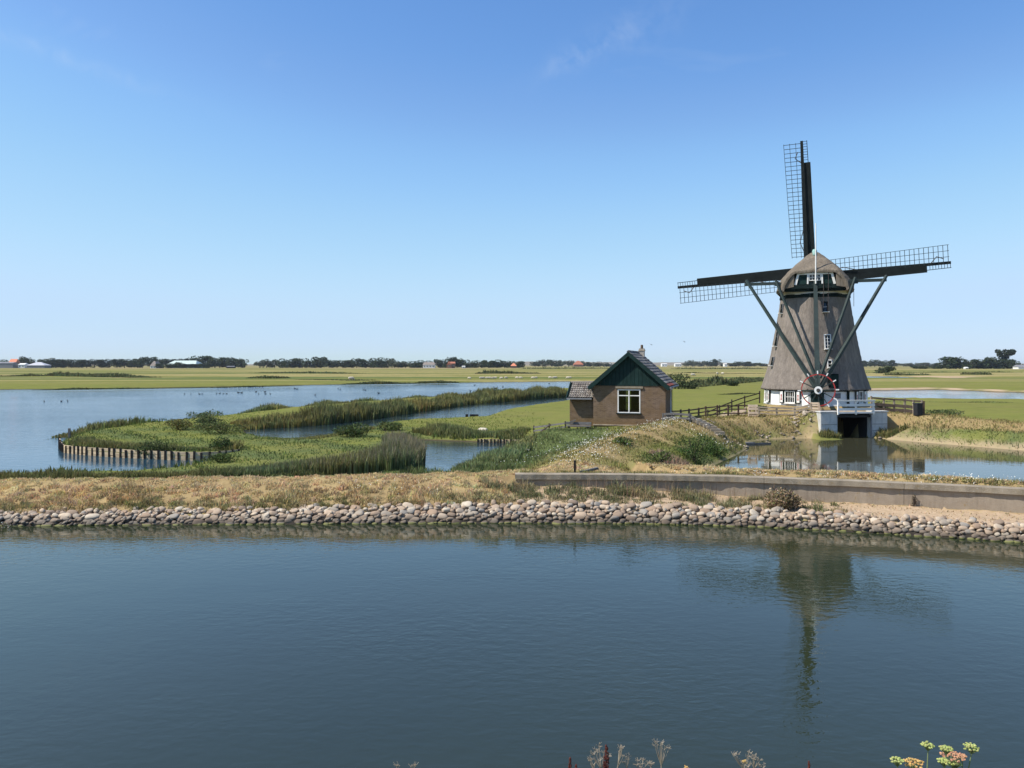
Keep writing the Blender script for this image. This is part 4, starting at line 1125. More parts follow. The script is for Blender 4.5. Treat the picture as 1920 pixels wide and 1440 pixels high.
# ------------------------------------------------------------------ concrete wall on the dyke
wall = empty('concrete_wall', (0, 0, 0), 0, 'long low weathered concrete wall with a projecting coping along the dyke', 'wall')
wx = [0.10, 4.3, 8.6, 12.74, 17.2, 21.6, 26]
TH = 0.34
def wpt(x, off): 
    e = 0.2; d_ = Vector((2 * e, float(Yw(x + e) - Yw(x - e)), 0)).normalized()
    return Vector((x, float(Yw(x)) + 2.56, 0)) + Vector((-d_.y, d_.x, 0)) * off
def wseg(x0, x1, o0, o1, z0, z1, name, mat, parent, gap=0.006, nseg=8, rough=0.0):
    m = MB(); rr = []
    xs = np.linspace(x0 + gap, x1 - gap, nseg + 1)
    for x in xs:
        a, b = wpt(x, o0), wpt(x, o1)
        j = rough * (math.sin(x * 3.7) + math.sin(x * 8.3 + 1) * .7 + math.sin(x * 17.9 + 2) * .5) * .5
        rr.append([(a.x, a.y - j, z0), (b.x, b.y, z0), (b.x, b.y, z1 + j * .3), (a.x, a.y - j, z1 + j * .4)])
    for i in range(nseg):
        m.add(rr[i] + rr[i + 1], [(0, 4, 5, 1), (1, 5, 6, 2), (2, 6, 7, 3), (3, 7, 4, 0)])
    m.add(rr[0], [(0, 1, 2, 3)]); m.add(rr[-1], [(3, 2, 1, 0)])
    return m.build(name, mat, parent)
for a, b in zip(wx[:-1], wx[1:]):
    wseg(a, b, 0.0, TH, 0.05, 1.055, 'wall_panel', M['wall_concrete'], wall, nseg=6)
    wseg(a, b, -0.085, TH + .05, 1.058, 1.235, 'coping', M['coping_concrete'], wall, nseg=60, rough=0.016)

# ------------------------------------------------------------------ generic fence
def fence(name, pts, label, cat, post, rails, mp, mr, hp=1.0, group=None, lean=0.02, posts=True):
    """pts: ground points in metres (x, y, z-or-None); rails: list of (height, thickness, depth)"""
    pts = [Vector((p[0], p[1], gz(p[0], p[1]) if len(p) < 3 or p[2] is None else p[2])) for p in pts]
    root = empty(name, pts[0], 0, label, cat, group)
    o0 = pts[0]
    if posts:
        for p in pts:
            q = p - o0; l = Vector((R.uniform(-lean, lean), R.uniform(-lean, lean), 0))
            MB().bar(q - Vector((0, 0, .25)), q + l + Vector((0, 0, hp * R.uniform(.96, 1.04))), post, post).build('post', mp, root)
    for a, b in zip(pts[:-1], pts[1:]):
        for (h, tk, dp) in rails:
            d = (b - a).normalized(); e = d * 0.0
            j = R.uniform(-.02, .02)
            MB().bar(a - o0 - e + Vector((0, -post * .6, h + j)), b - o0 - d * 0.01 + Vector((0, -post * .6, h + R.uniform(-.02, .02))), dp, tk).build('rail', mr, root)
    return root
def along(pxs, Ys):
    out = []
    for px, y in zip(pxs, Ys): out.append(((px - 960) / F * y, y))
    return out
rails3 = [(0.20, 0.075, .035), (0.44, 0.075, .035), (0.68, 0.08, .04)]
fence('wooden_fence', along([1256, 1277, 1292, 1310, 1323, 1345, 1365, 1384, 1406], [49.5, 50.3, 50.8, 51.2, 51.5, 52, 52.3, 52.6, 53]),
      'dark brown three rail fence running from the brick house towards the mill', 'fence', 0.10, rails3, M['brown_wood'], M['brown_wood'], 0.76)
fence('wooden_fence', along([1423, 1456, 1490, 1522], [53.0, 52.6, 52.2, 51.7]),
      'low weathered plank fence in front of the white mill base', 'fence', 0.09, [(0.12, 0.07, .03), (0.33, .11, .03), (0.52, .10, .03)], M['bleached_wood'], M['bleached_wood'], 0.58)
fence('wooden_fence', along([1522, 1535, 1547], [51.7, 51.5, 51.4]),
      'short pale new plank fence between the weathered fence and green fence', 'fence', 0.09, [(0.10, 0.11, .03), (0.28, .11, .03), (0.46, .11, .03), (0.62, .10, .03)], M['pale_wood'], M['pale_wood'], 0.68)
fence('wooden_fence', along([1549, 1558, 1567], [51.4, 51.4, 51.5]),
      'short dark green plank fence left of the white railing', 'fence', 0.09, [(0.10, 0.16, .03), (0.36, .16, .03), (0.64, .16, .03)], M['green_paint'], M['green_paint'], 0.8)
fence('wooden_fence', along([1634, 1657, 1677, 1696, 1713, 1728], [52.4, 52.2, 52.0, 51.6, 51.0, 50.4]),
      'dark weathered fence right of the culvert with wide lower boards', 'fence', 0.10, [(0.18, 0.20, .03), (0.46, .2, .03), (0.86, .10, .04)], M['bleached_wood'], M['dark_wood'], 0.95)
fence('wooden_fence', along([1327, 1349, 1372, 1396, 1424], [58.5, 59, 59.4, 59.8, 60.2]),
      'thin dark fence behind the pale plank corral', 'fence', 0.08, [(0.5, .07, .03), (0.86, .08, .03)], M['dark_wood'], M['dark_wood'], 1.0)
cor = fence('plank_corral', along([1323, 1340, 1358, 1376, 1398], [55.6, 55.3, 55.0, 54.8, 54.6]),
      'bright pale plank corral of stacked boards behind the brown fence', 'fence', 0.09, [(0.14, .18, .04), (0.38, .18, .04), (0.66, .22, .04)], M['pale_wood'], M['pale_wood'], .84)
fence('handrail', along([1244, 1263, 1293], [44.4, 44.2, 43.8]),
      'grey wooden handrail on the flowery mound top beside the brick house', 'railing', 0.11, [(0.16, .10, .05), (0.38, .12, .05)], M['grey_wood'], M['grey_wood'], 0.44)
st0 = P(1295, 781, 44.0); st1 = P(1331, 800, 43.2)
sr = empty('stair_railing', (st0.x, st0.y, st0.z), 0, 'grey plank stair railing sloping down the mound to the pond', 'railing')
for dz in (0.0, -0.30): MB().bar((0, 0, dz), st1 - st0 + Vector((0, 0, dz)), 0.05, 0.15).build('rail', M['grey_wood'], sr)
for t in (0.02, 0.5, 0.97):
    p = (st1 - st0) * t; MB().box(p + Vector((0, 0.06, -.35)), (0.1, 0.1, 0.95)).build('post', M['grey_wood'], sr)
stp = empty('stone_steps', (st0.x, st0.y, 0), 0, 'grey steps descending the mound under the stair railing', 'steps')
for i in range(9):
    t = i / 8; x, y = st0.x + (st1.x - st0.x) * t * 1.5, st0.y + (st1.y - st0.y) * t * 1.5 + .5
    MB().box((x - st0.x, y - st0.y, gz(x, y) + 0.02), (0.55, 1.0, 0.18)).build('step', M['coping_concrete'], stp)
# pallet crate beside the fence
pc_ = P(1411, 779, 52.4); pl = empty('wooden_crate', (pc_.x, pc_.y, gz(pc_.x, pc_.y)), math.radians(-12), 'pale slatted wooden crate standing between brown fence and mill fence', 'crate')
for x in (-0.24, 0.24): MB().box((x, 0, 0.35), (0.07, 0.5, 0.85)).build('crate_post', M['pale_wood'], pl)
for z in (0.05, 0.26, 0.52, 0.72): MB().box((0, -0.27, z), (0.62, 0.03, 0.15)).build('slat', M['pale_wood'], pl)
for z in (0.05, 0.52): MB().box((0, 0.27, z), (0.62, 0.03, 0.15)).build('slat', M['pale_wood'], pl)
# bin and the red post at the end of the right fence
bp = P(1721, 781, 50.2); bn = empty('rubbish_bin', (bp.x, bp.y, gz(bp.x, bp.y)), 0.2, 'dark upright bin at the right end of the mill fence', 'bin')
MB().box((0, 0, 0.36), (0.38, 0.38, 0.72), taper=(1.06, 1.06)).build('bin_body', M['metal_bin'], bn, bevel=0.02)
MB().box((0, 0, 0.75), (0.44, 0.44, 0.07)).build('lid', M['metal_bin'], bn, bevel=0.015)
rp_ = P(1731, 781, 50.4); tag(MB().box((0, 0, .35), (0.14, 0.14, 1.05)).build('gate_post', M['brown_wood'], None, loc=(rp_.x, rp_.y, gz(rp_.x, rp_.y))), 'thick brown end post behind the dark bin', 'post')
# field gate left of the house
g0, g1 = Vector((*along([1001], [50.5])[0], .62)), Vector((*along([1060], [48.2])[0], 1.05))
gt = empty('field_gate', g0, 0, 'dark grey leaning field gate between the pool and the brick house', 'gate')
D_ = g1 - g0
for t in (0.0, 0.5, 1.0): MB().bar(D_ * t + Vector((0, 0, -.5)), D_ * t + Vector((0, 0, .62)), 0.08, 0.08).build('post', M['dark_wood'], gt)
for h in (-0.12, 0.08, 0.28, 0.5): MB().bar(Vector((0, -.05, h)), D_ + Vector((0, -.05, h)), 0.03, 0.10).build('gate_board', M['grey_wood'], gt)
MB().bar(Vector((0, -.08, -.1)), D_ * .55 + Vector((0, -.08, .55)), 0.03, 0.07).build('gate_brace', M['dark_wood'], gt)
# bench of planks by the annex
bb = P(1085, 797, 46.6); be = empty('plank_bench', (bb.x, bb.y, 1.66), math.radians(-16.5), 'grey plank bench leaning on the brick annex wall', 'bench')
MB().box((0, 0, 0.0), (1.5, 0.10, 0.16)).build('back_plank', M['grey_wood'], be); MB().box((0.05, -0.2, -0.14), (1.45, 0.32, 0.06)).build('seat_plank', M['grey_wood'], be)
for x in (-.55, .6): MB().box((x, -0.15, -0.33), (0.08, 0.28, 0.34)).build('leg', M['dark_wood'], be)
MB().bar((-.55, -.2, .05), (-.15, -.1, .2), 0.12, 0.05).build('loose_plank', M['grey_wood'], be)
# black post, timber and stake
pp = G(1080, 885, 1.28); tag(MB().bar((0, 0, -.3), (0, 0, 0.50), 0.075, 0.075).build('post', M['post_wood'], None, loc=(pp[0], pp[1] + .5, gz(pp[0], pp[1] + .5))), 'thin black post standing behind the concrete wall', 'post')
lp = G(1107, 884, 1.3); tag(MB().bar((-.3, 0, 0), (.36, .35, .10), 0.12, 0.08).build('timber', M['grey_wood'], None, loc=(lp[0], lp[1] + .6, gz(lp[0], lp[1] + .6) + .06)), 'short grey timber lying in the grass right of the black post', 'timber')
sp_ = G(130, 814, 0.3); tag(MB().box((0, 0, .05), (0.13, 0.13, .9)).build('mooring_post', M['grey_wood'], None, loc=(sp_[0], sp_[1], 0.2)), 'lone grey post on the left tip of the spit', 'post')
wl_ = [(1345, 836, 1412, 831, .30), (1395, 833.5, 1445, 832.5, .10)]
for i, (a, b, c, d, w) in enumerate(wl_):
    p, q = Vector((*G(a, b, .52), .55)), Vector((*G(c, d, .5), .52))
    tag(MB().bar((0, 0, 0), q - p, w, 0.10).build('timber', M['grey_wood'], None, loc=p), ['wide grey plank jetty lying on the pond edge below the stairs', 'thin floating timber at the tip of the plank jetty'][i], 'timber')
for i in range(8):
    a = 874 + i * 2.7 + (3 if i > 1 else 0); x, y = G(a, 783, 0)
    tag(MB().bar((0, 0, -.3), (0, 0, .32), .13, .13).build('water_stake', M['post_wood'], None, loc=(x, y, 0)), ordinal(i + 1) + ' short dark stake from the left standing in the ditch', 'stake', 'stakes standing in the ditch')

# ------------------------------------------------------------------ timber revetments
def revet(pts_px, label, npost, ztop, zmid=0.0):
    pts = [Vector((*G(a, b, 0.0), 0)) for a, b in pts_px]
    root = empty('timber_revetment', pts[0], 0, label, 'revetment')
    L = [0.0]
    for a, b in zip(pts[:-1], pts[1:]): L.append(L[-1] + (b - a).length)
    def at(s): 
        i = max(0, min(len(pts) - 2, int(np.searchsorted(L, s)) - 1)); t = (s - L[i]) / (L[i + 1] - L[i]); return pts[i] + (pts[i + 1] - pts[i]) * t
    S = [L[-1] * i / (npost - 1) for i in range(npost)]
    for i, s in enumerate(S):
        p = at(s) - pts[0] + Vector((R.uniform(-.03, .03), -0.045, 0))
        MB().bar(p + Vector((0, 0, -.6)), p + Vector((R.uniform(-.03, .03), R.uniform(-.02, .02), ztop + R.uniform(-.03, .06))), 0.10, 0.075).build('post', M['post_wood'], root)
        if i:
            a, b = at(S[i - 1]) - pts[0], p + Vector((0, .045, 0))
            hh = (ztop + .1) / 3
            for k in range(3):
                z = -0.1 + hh * (k + .5) + R.uniform(-.012, .012)
                MB().bar(a + Vector((0, R.uniform(-.012, .012), z)), b + Vector((0, R.uniform(-.012, .012), z + R.uniform(-.01, .01))), 0.05, hh - .018).build('plank', M['revet_wood'], root)
    return root
revet([(112, 834), (113, 841), (120, 849), (164, 854), (242, 859), (320, 862.5), (372, 864), (410, 862.5), (449, 858)], 'long curved timber revetment holding the left tip of the grassy spit', 42, 0.46)
revet([(897, 829.5), (950, 831), (1000, 832)], 'short timber revetment along the far edge of the small pool', 18, 0.24)

# ------------------------------------------------------------------ blades and leaves (grass, reeds, shrubs)
def colvar(base, n, v=0.18, hue=0.08):
    b = np.asarray(base, float)
    if b.ndim == 1: b = np.repeat(b[None], n, 0)
    k = 1 + rng.normal(0, v, (n, 1)); hh = 1 + rng.normal(0, hue, (n, 3))
    return np.clip(b * np.clip(k, .35, 1.9) * hh, 0.004, 0.9)
def blades(name, pos, h, w, col, mat='blade', lean=0.25, tip=None, tipfrac=None, parent=None, droop=0.15):
    """pos (n,3); each blade is a bent, tapering leaf of five vertices"""
    n = len(pos)
    a = rng.uniform(0, 2 * np.pi, n); side = np.stack([np.cos(a), np.sin(a), np.zeros(n)], -1)
    b = rng.uniform(0, 2 * np.pi, n); ln = np.stack([np.cos(b), np.sin(b), np.zeros(n)], -1) * (rng.uniform(0, 1, n) * lean)[:, None]
    h = np.asarray(h)[:, None] * np.ones((n, 1)); w = np.asarray(w)[:, None] * np.ones((n, 1)) if np.ndim(w) else np.full((n, 1), w)
    up = np.array([0, 0, 1.0])
    mid = pos + ln * h * 0.35 + up * h * 0.6
    top = pos + ln * h * (1.0 + droop) + up * h * (1 - 0.3 * np.linalg.norm(ln, axis=1, keepdims=True))
    v = np.stack([pos - side * w / 2, pos + side * w / 2, mid + side * w * .42, mid - side * w * .42, top], 1).reshape(-1, 3)
    base = np.arange(n)[:, None] * 5
    loops = np.concatenate([base + np.array([[0, 1, 2, 3]]), base + np.array([[3, 2, 4]])], 1).ravel()
    ls = (np.arange(n)[:, None] * 7 + np.array([[0, 4]])).ravel()
    me_ = bpy.data.meshes.new(name)
    me_.vertices.add(len(v)); me_.vertices.foreach_set('co', v.astype(np.float32).ravel())
    me_.loops.add(len(loops)); me_.loops.foreach_set('vertex_index', loops.astype(np.int32))
    me_.polygons.add(len(ls)); me_.polygons.foreach_set('loop_start', ls.astype(np.int32))
    me_.update(calc_edges=True)
    c = np.ones((n, 5, 4)); c[:, :, :3] = np.asarray(col)[:, None, :]
    if tip is not None:
        k = np.asarray(tipfrac if tipfrac is not None else np.ones(n))[:, None]
        c[:, 4, :3] = c[:, 4, :3] * (1 - k) + np.asarray(tip) * k
    ca_ = me_.color_attributes.new('tint', 'FLOAT_COLOR', 'POINT'); ca_.data.foreach_set('color', c.astype(np.float32).ravel())
    return link_mesh(name, me_, M[mat], parent)
def leaves(name, pos, size, col, mat='leaf', parent=None, flat=0.0, link=True):
    """pos (n,3): small four-cornered leaves turned every way"""
    n = len(pos)
    nrm = rng.normal(0, 1, (n, 3)); nrm[:, 2] += flat; nrm /= np.linalg.norm(nrm, axis=1, keepdims=True)
    r = rng.normal(0, 1, (n, 3)); u = np.cross(nrm, r); u /= np.linalg.norm(u, axis=1, keepdims=True); w = np.cross(nrm, u)
    s = np.asarray(size)[:, None] if np.ndim(size) else np.full((n, 1), size)
    u *= s; w *= s * 0.62
    v = np.stack([pos - u, pos + w * .9 - u * .1, pos + u, pos - w * .9 + u * .1], 1).reshape(-1, 3)
    me_ = bpy.data.meshes.new(name)
    me_.vertices.add(4 * n); me_.vertices.foreach_set('co', v.astype(np.float32).ravel())
    me_.loops.add(4 * n); me_.loops.foreach_set('vertex_index', np.arange(4 * n, dtype=np.int32))
    me_.polygons.add(n); me_.polygons.foreach_set('loop_start', (np.arange(n) * 4).astype(np.int32))
    me_.update(calc_edges=True)
    c = np.ones((n, 4, 4)); c[:, :, :3] = np.asarray(col)[:, None, :]
    ca_ = me_.color_attributes.new('tint', 'FLOAT_COLOR', 'POINT'); ca_.data.foreach_set('color', c.astype(np.float32).ravel())
    if not link: me_.materials.append(M[mat]); return me_
    return link_mesh(name, me_, M[mat], parent)
def scatter_box(n, x0, x1, y0, y1, weight=None):
    X = rng.uniform(x0, x1, n); Y = rng.uniform(y0, y1, n)
    if weight is not None:
        k = rng.uniform(0, 1, n) < weight(X, Y); X, Y = X[k], Y[k]
    return X, Y
def scatter_line(pts, n, width, jitter_end=0.0):
    """points along a polyline with sideways spread; returns X, Y and the fraction along"""
    pts = np.asarray(pts, float); seg = np.hypot(*np.diff(pts, axis=0).T); L = np.concatenate([[0], np.cumsum(seg)])
    s = rng.uniform(0, L[-1], n); i = np.clip(np.searchsorted(L, s) - 1, 0, len(seg) - 1)
    t = ((s - L[i]) / seg[i])[:, None]; p = pts[i] + (pts[i + 1] - pts[i]) * t
    d = (pts[i + 1] - pts[i]) / seg[i][:, None]; nn = np.stack([-d[:, 1], d[:, 0]], -1)
    o_ = rng.uniform(-1, 1, n)[:, None] * width
    p = p + nn * o_
    return p[:, 0], p[:, 1], s / L[-1]
def xyz(X, Y, dz=-0.02): return np.stack([X, Y, hgt(X, Y) + dz], -1)
def clump(X, Y, f, seed): return np.clip(0.5 + 0.9 * wob(X, Y, f, seed), 0, 1)

# trimmed straw ends hanging along the lower edge of the mill's thatch
qa = rng.integers(0, 8, 2600); qt = rng.uniform(0, 1, 2600)
oc = np.array([[math.sin(a_) * 3.70, -math.cos(a_) * 3.70] for a_ in OCT]); qp = oc[qa] * (1 - qt)[:, None] + oc[(qa + 1) % 8] * qt[:, None]
qp = np.concatenate([qp, np.full((2600, 1), 3.46)], 1)
o = blades('thatch_fringe', qp, -rng.uniform(.06, .20, 2600), rng.uniform(.02, .04, 2600), colvar((.17, .142, .118), 2600, .25), lean=.5, parent=mill); o['kind'] = 'stuff'
# dry grass on the dyke
def dyke_w(X, Y):
    s = Y - Yw(X); k = stone_top(X) * 1.2 + 0.05
    right = (X > -0.1)
    wl = np.where(right, np.where(s < 2.56, 0.0, np.where(s > 2.95, 0.7, 0)), np.where(s > k, 0.5 + 0.5 * clump(X, Y, 2.1, 3), 0))
    return wl * (s < 5.6) * (sdf(POND, X, Y) > 0.5)
CX, CY = scatter_box(15000, -21, 22, 22.5, 32.5, dyke_w)
nb_ = rng.integers(14, 34, len(CX)); ti = np.repeat(np.arange(len(CX)), nb_)
cs = CY - Yw(CX); low_c = 1 - sst(cs, .7, 1.8)
size_c = (0.45 + 0.8 * clump(CX, CY, 1.1, 1)) * rng.uniform(.6, 1.3, len(CX))
rad_ = (0.05 + 0.10 * size_c)[ti] * np.sqrt(rng.uniform(0, 1, len(ti))); ang_ = rng.uniform(0, 6.283, len(ti))
X = CX[ti] + rad_ * np.cos(ang_) * 1.25; Y = CY[ti] + rad_ * np.sin(ang_)
hh = (0.07 + 0.09 * size_c + .05 * low_c)[ti] * rng.uniform(.5, 1.25, len(ti)); hh = np.where((cs > 2.3)[ti], hh * .6, hh)
g1c = np.array([0.66, 0.52, 0.29]); g2c = np.array([0.40, 0.295, 0.15]); g3c = np.array([0.205, 0.195, 0.078])
k1 = np.clip(clump(CX, CY, 0.8, 6) * .55 + .25 * (cs > 2.1) + rng.uniform(0, .45, len(CX)), 0, 1)[:, None]
k2 = np.clip(low_c * 1.0 * clump(CX, CY, 1.3, 2) + .55 * (clump(CX, CY, .45, 2) - .55) + rng.uniform(-.15, .15, len(CX)), 0, 1)[:, None]
cc_ = colvar((g1c * k1 + g2c * (1 - k1)) * (1 - k2) + g3c * k2, len(CX), .16)
c = colvar(cc_[ti], len(ti), .14, .04)
o = blades('dry_grass', xyz(X, Y), hh, rng.uniform(.016, .034, len(X)), c, lean=0.95); tag(o, 'dry tan grass tussocks covering the dyke above the stone bank', kind='stuff')

# grey-green tufts between wall and stones, thinning out to the right
def tuft_field():
    P_, H_, C_, W_ = [], [], [], []
    for i in range(400):
        x = R.uniform(-1.2, 10.6) if R.random() < 0.93 else R.uniform(10, 21)
        if i >= 270: x = -21 + 21.5 * (i - 270 + R.random()) / 130
        if i >= 270: s_ = float(stone_top(x)) * 1.2 + R.uniform(.1, .75); sc = R.uniform(.3, .62)
        elif x > 10.6: s_ = R.uniform(2.2, 2.5); sc = R.uniform(.15, .3)
        else: s_ = R.uniform(0.95, 2.35); sc = R.uniform(.35, 1.0)
        y = float(Yw(x)) + s_; n_ = int(60 * sc) + 20
        rr = 0.24 * sc * np.sqrt(rng.uniform(0, 1, n_)); aa = rng.uniform(0, 6.283, n_)
        X = x + rr * np.cos(aa) * 1.3; Y = y + rr * np.sin(aa)
        P_.append(xyz(X, Y)); H_.append(rng.uniform(.10, .44, n_) * sc * R.uniform(.5, 1.25) * (1.15 if s_ > 1.5 else .75) * (1.25 - rr / (.24 * sc) * .6)); W_.append(rng.uniform(.012, .024, n_))
        base = [(0.26, 0.235, 0.125), (0.31, 0.27, 0.15), (0.17, 0.185, 0.085), (0.36, 0.29, 0.16), (0.12, 0.135, 0.06)][R.randrange(5)]
        C_.append(colvar(base, n_))
    o = blades('grass_tufts', np.concatenate(P_), np.concatenate(H_), np.concatenate(W_), np.concatenate(C_), lean=0.95, tip=(0.42, 0.36, 0.22), tipfrac=rng.uniform(0, .9, sum(len(p) for p in P_)))
    tag(o, 'grey green grass tufts between the concrete wall and the stones', kind='stuff')
tuft_field()
n = 5200; xx = rng.uniform(1, 21.5, n); ss = rng.uniform(.62, 2.5, n); kk = rng.uniform(0, 1, n) < clump(xx, ss * 3, 1.1, 4) * .9 + .1; xx, ss = xx[kk], ss[kk]; yy2 = Yw(xx) + ss
o = blades('berm_straw', xyz(xx, yy2), rng.uniform(.02, .10, len(xx)), rng.uniform(.015, .035, len(xx)), colvar((.46, .34, .20), len(xx), .25), lean=1.2); tag(o, 'thin flattened straw on the sandy berm', kind='stuff')
# tall seed stalks standing against the wall shade
X, Y = scatter_box(420, 2.2, 9.5, 26.8, 28.3); s = Y - Yw(X); kk = (s > 1.2) & (s < 2.4); X, Y = X[kk], Y[kk]
o = blades('seed_stalks', xyz(X, Y), rng.uniform(.35, .72, len(X)), 0.012, colvar((0.30, 0.22, 0.13), len(X)), lean=.25, tip=(0.34, 0.2, 0.13)); tag(o, 'thin dry seed stalks in front of the wall', kind='stuff')

# mound, mill bank
def mound_w(X, Y):
    h, s, dw, dp, dm = hgt(X, Y, True)
    inh = (np.abs((X - HOUSE[0]) * math.cos(.288) - (Y - HOUSE[1] - 2.4) * math.sin(.288)) < 3.4) & (np.abs(Y - HOUSE[1] - 2.2) < 3.2) & (Y > HOUSE[1] - .3)
    cul = ((np.abs(X - 21.5) < 2.5) & (Y > 49.95)) | ((np.abs(X - 21.45) < 1.2) & (Y > 48.6))
    return ((s > 5.4) & (dp > 0.12) & (dw > -.05) & (dm > 4.6) & ~inh & ~cul & (h > .05)) * (0.45 + 0.55 * clump(X, Y, 1.3, 5))
def veg_color(X, Y):
    h, s, dw, dp, dm = hgt(X, Y, True); dry, sand, lush = cover(X, Y, s, dw, dp, dm)
    m_ = np.array([0.145, 0.178, 0.042]); c = np.repeat(m_[None], len(X), 0)
    c = c * (1 - lush[:, None]) + np.array([0.115, 0.138, 0.055]) * lush[:, None]
    c = c * (1 - dry[:, None]) + np.array([0.30, 0.235, 0.105]) * dry[:, None]
    return c, dry, sand, lush, dp, dw
X, Y = scatter_box(88000, -4.5, 16, 30, 49, mound_w)
c, dry, sand, lush, dp, dw = veg_color(X, Y)
left = (dw < dp) & (lush > .25) & (Y < 46)
hh = (0.06 + 0.14 * clump(X, Y, 1.5, 2)) * rng.uniform(.5, 1.4, len(X)) * (1 - .45 * dry); hh = np.where(left & (dw < 3.2) & (Y < 41), hh * 2.1, hh)
keep = rng.uniform(0, 1, len(X)) > sand * .7
o = blades('mound_grass', xyz(X, Y)[keep], hh[keep], rng.uniform(.02, .045, len(X))[keep], colvar(c[keep] * (1 + .3 * lush[keep][:, None]), keep.sum(), .2), lean=.7); tag(o, 'mixed green and dry grass on the house mound', kind='stuff')
X, Y = scatter_box(62000, 11, 38, 40, 57, mound_w)
c, dry, sand, lush, dp, dw = veg_color(X, Y)
hh = (0.06 + 0.12 * clump(X, Y, 1.2, 2)) * rng.uniform(.5, 1.4, len(X)) * (1 + .9 * lush)
keep = (rng.uniform(0, 1, len(X)) > sand * .95) & (hgt(X, Y) > .45)
o = blades('bank_grass', xyz(X, Y)[keep], hh[keep], rng.uniform(.025, .05, len(X))[keep], colvar(c[keep], keep.sum(), .2), lean=.8); tag(o, 'dry olive grass on the pond bank below the mill', kind='stuff')
X = np.concatenate([rng.uniform(18.9, 20.35, 900), rng.uniform(22.7, 24.3, 900)]); Y = rng.uniform(49.0, 50.4, 1800); kk = hgt(X, Y) > .52; X, Y = X[kk], Y[kk]
cq = (X - 21.42) * -math.sin(math.radians(9)) + (Y - 50.0) * math.cos(math.radians(9)); X, Y = X[cq < -.05], Y[cq < -.05]
o = blades('culvert_weeds', xyz(X, Y), rng.uniform(.12, .48, len(X)), rng.uniform(.025, .05, len(X)), colvar(np.array([.11, .125, .05]) + rng.uniform(0, 1, (len(X), 1)) * np.array([.12, .08, .03]), len(X), .2), lean=.7); tag(o, 'rough weeds growing against the foot of the culvert walls', kind='stuff')
# spit and meadows near by
def spit_w(X, Y):
    d_ = np.minimum.reduce([sdf(p, X, Y) for p in (LAKE, DITCH, POOL)])
    return (d_ > 0.1) * (Y - Yw(X) > 6.2) * np.clip((84 - Y) / 34, 0, 1) * np.clip((3 - X) / 5, 0, 1) * (0.35 + .65 * clump(X, Y, .9, 3))
X, Y = scatter_box(70000, -30, 3, 32, 84, spit_w); kk = ~((X > -3.9) & (Y < 50)); X, Y = X[kk], Y[kk]
c, dry, sand, lush, dp, dw = veg_color(X, Y)
nearedge = np.clip(1 - dw / 2.0, 0, 1) * (sdf(DITCH, X, Y) > 2.0)
hh = (0.06 + 0.10 * clump(X, Y, .8, 2) + .35 * nearedge * clump(X, Y, .7, 5)) * rng.uniform(.5, 1.4, len(X))
o = blades('meadow_grass', xyz(X, Y), hh, rng.uniform(.035, .07, len(X)), colvar(c * 1.12 * (1 - .25 * nearedge[:, None]), len(X), .2), lean=.6); tag(o, 'green meadow grass on the spit and beside the pool', kind='stuff')

# reeds
def reed(name, X, Y, h, base, label, w=(.03, .055), lean=.22, tip=None, tf=None, z=None):
    p = xyz(X, Y, -.05) if z is None else np.stack([X, Y, np.full(len(X), z)], -1)
    p[:, 2] = np.maximum(p[:, 2], -0.05)
    b_ = np.repeat(np.asarray(base, float)[None], len(X), 0) if np.ndim(base) == 1 else np.asarray(base, float)
    b_ = b_ * (1 + np.array([.35, .05, -.1]) * (clump(X, Y, .33, 8) - .35)[:, None])
    if tip is None: tip, tf = (0.24, 0.225, 0.10), rng.uniform(0, .8, len(X))  # default tips coloured paler, standing in for sunlit reed tops
    o = blades(name, p, h, rng.uniform(w[0], w[1], len(X)), colvar(b_, len(X), .28), lean=lean, tip=tip, tipfrac=tf)
    return tag(o, label, kind='stuff')
GR, GR2, TAN = np.array([0.128, 0.142, 0.060]), np.array([0.165, 0.178, 0.070]), np.array([0.30, 0.25, 0.19])
# dense clump right of the spit
rc = [G(505, 893), G(560, 889), G(640, 888), G(720, 887), G(775, 885), G(789, 868), G(790, 848)]
X, Y, f_ = scatter_line([(-12.0, 34.0), (-10.2, 34.6), (-8.0, 35.3), (-6.2, 36.0), (-5.2, 37.6), (-5.4, 41.0), (-6.3, 45.0)], 15000, .95)
hm = np.interp(f_, [0, .15, .35, .6, .85, 1], [.3, .55, .9, 1.2, 1.2, .9])
kt = (rng.uniform(0, 1, len(X)) < np.interp(f_, [0, .35, .6, 1], [.15, .35, .75, .7])).astype(float)
reed('reed_bed', X, Y, hm * rng.uniform(.55, 1.15, len(X)), GR * (1 + .5 * rng.uniform(0, 1, (len(X), 1))), 'tall dark reed bed with grey plumes right of the spit', tip=TAN, tf=kt * .9)
# fringe behind the dyke, far left to the clump
X, Y, f_ = scatter_line([(-24, 33.0), (-18, 33.2), (-12, 33.6), (-8, 34.2)], 8500, .7)
hm = .45 + .5 * clump(X, Y, .8, 2)
reed('reed_fringe', X, Y, hm * .5 * rng.uniform(.4, 1.2, len(X)), GR2 * .8, 'low ragged reed fringe along the lake edge behind the dyke', lean=.5)
X, Y, f_ = scatter_line([(-2.2, 36.0), (-1.3, 38.2), (-.2, 42.0), (.7, 45.6)], 6000, .75)
reed('reed_fringe', X, Y, (.28 + .35 * clump(X, Y, 1.0, 3)) * rng.uniform(.5, 1.1, len(X)), np.array([0.20, 0.245, 0.11]), 'fresh green reeds on the right shore of the pool', lean=.5)
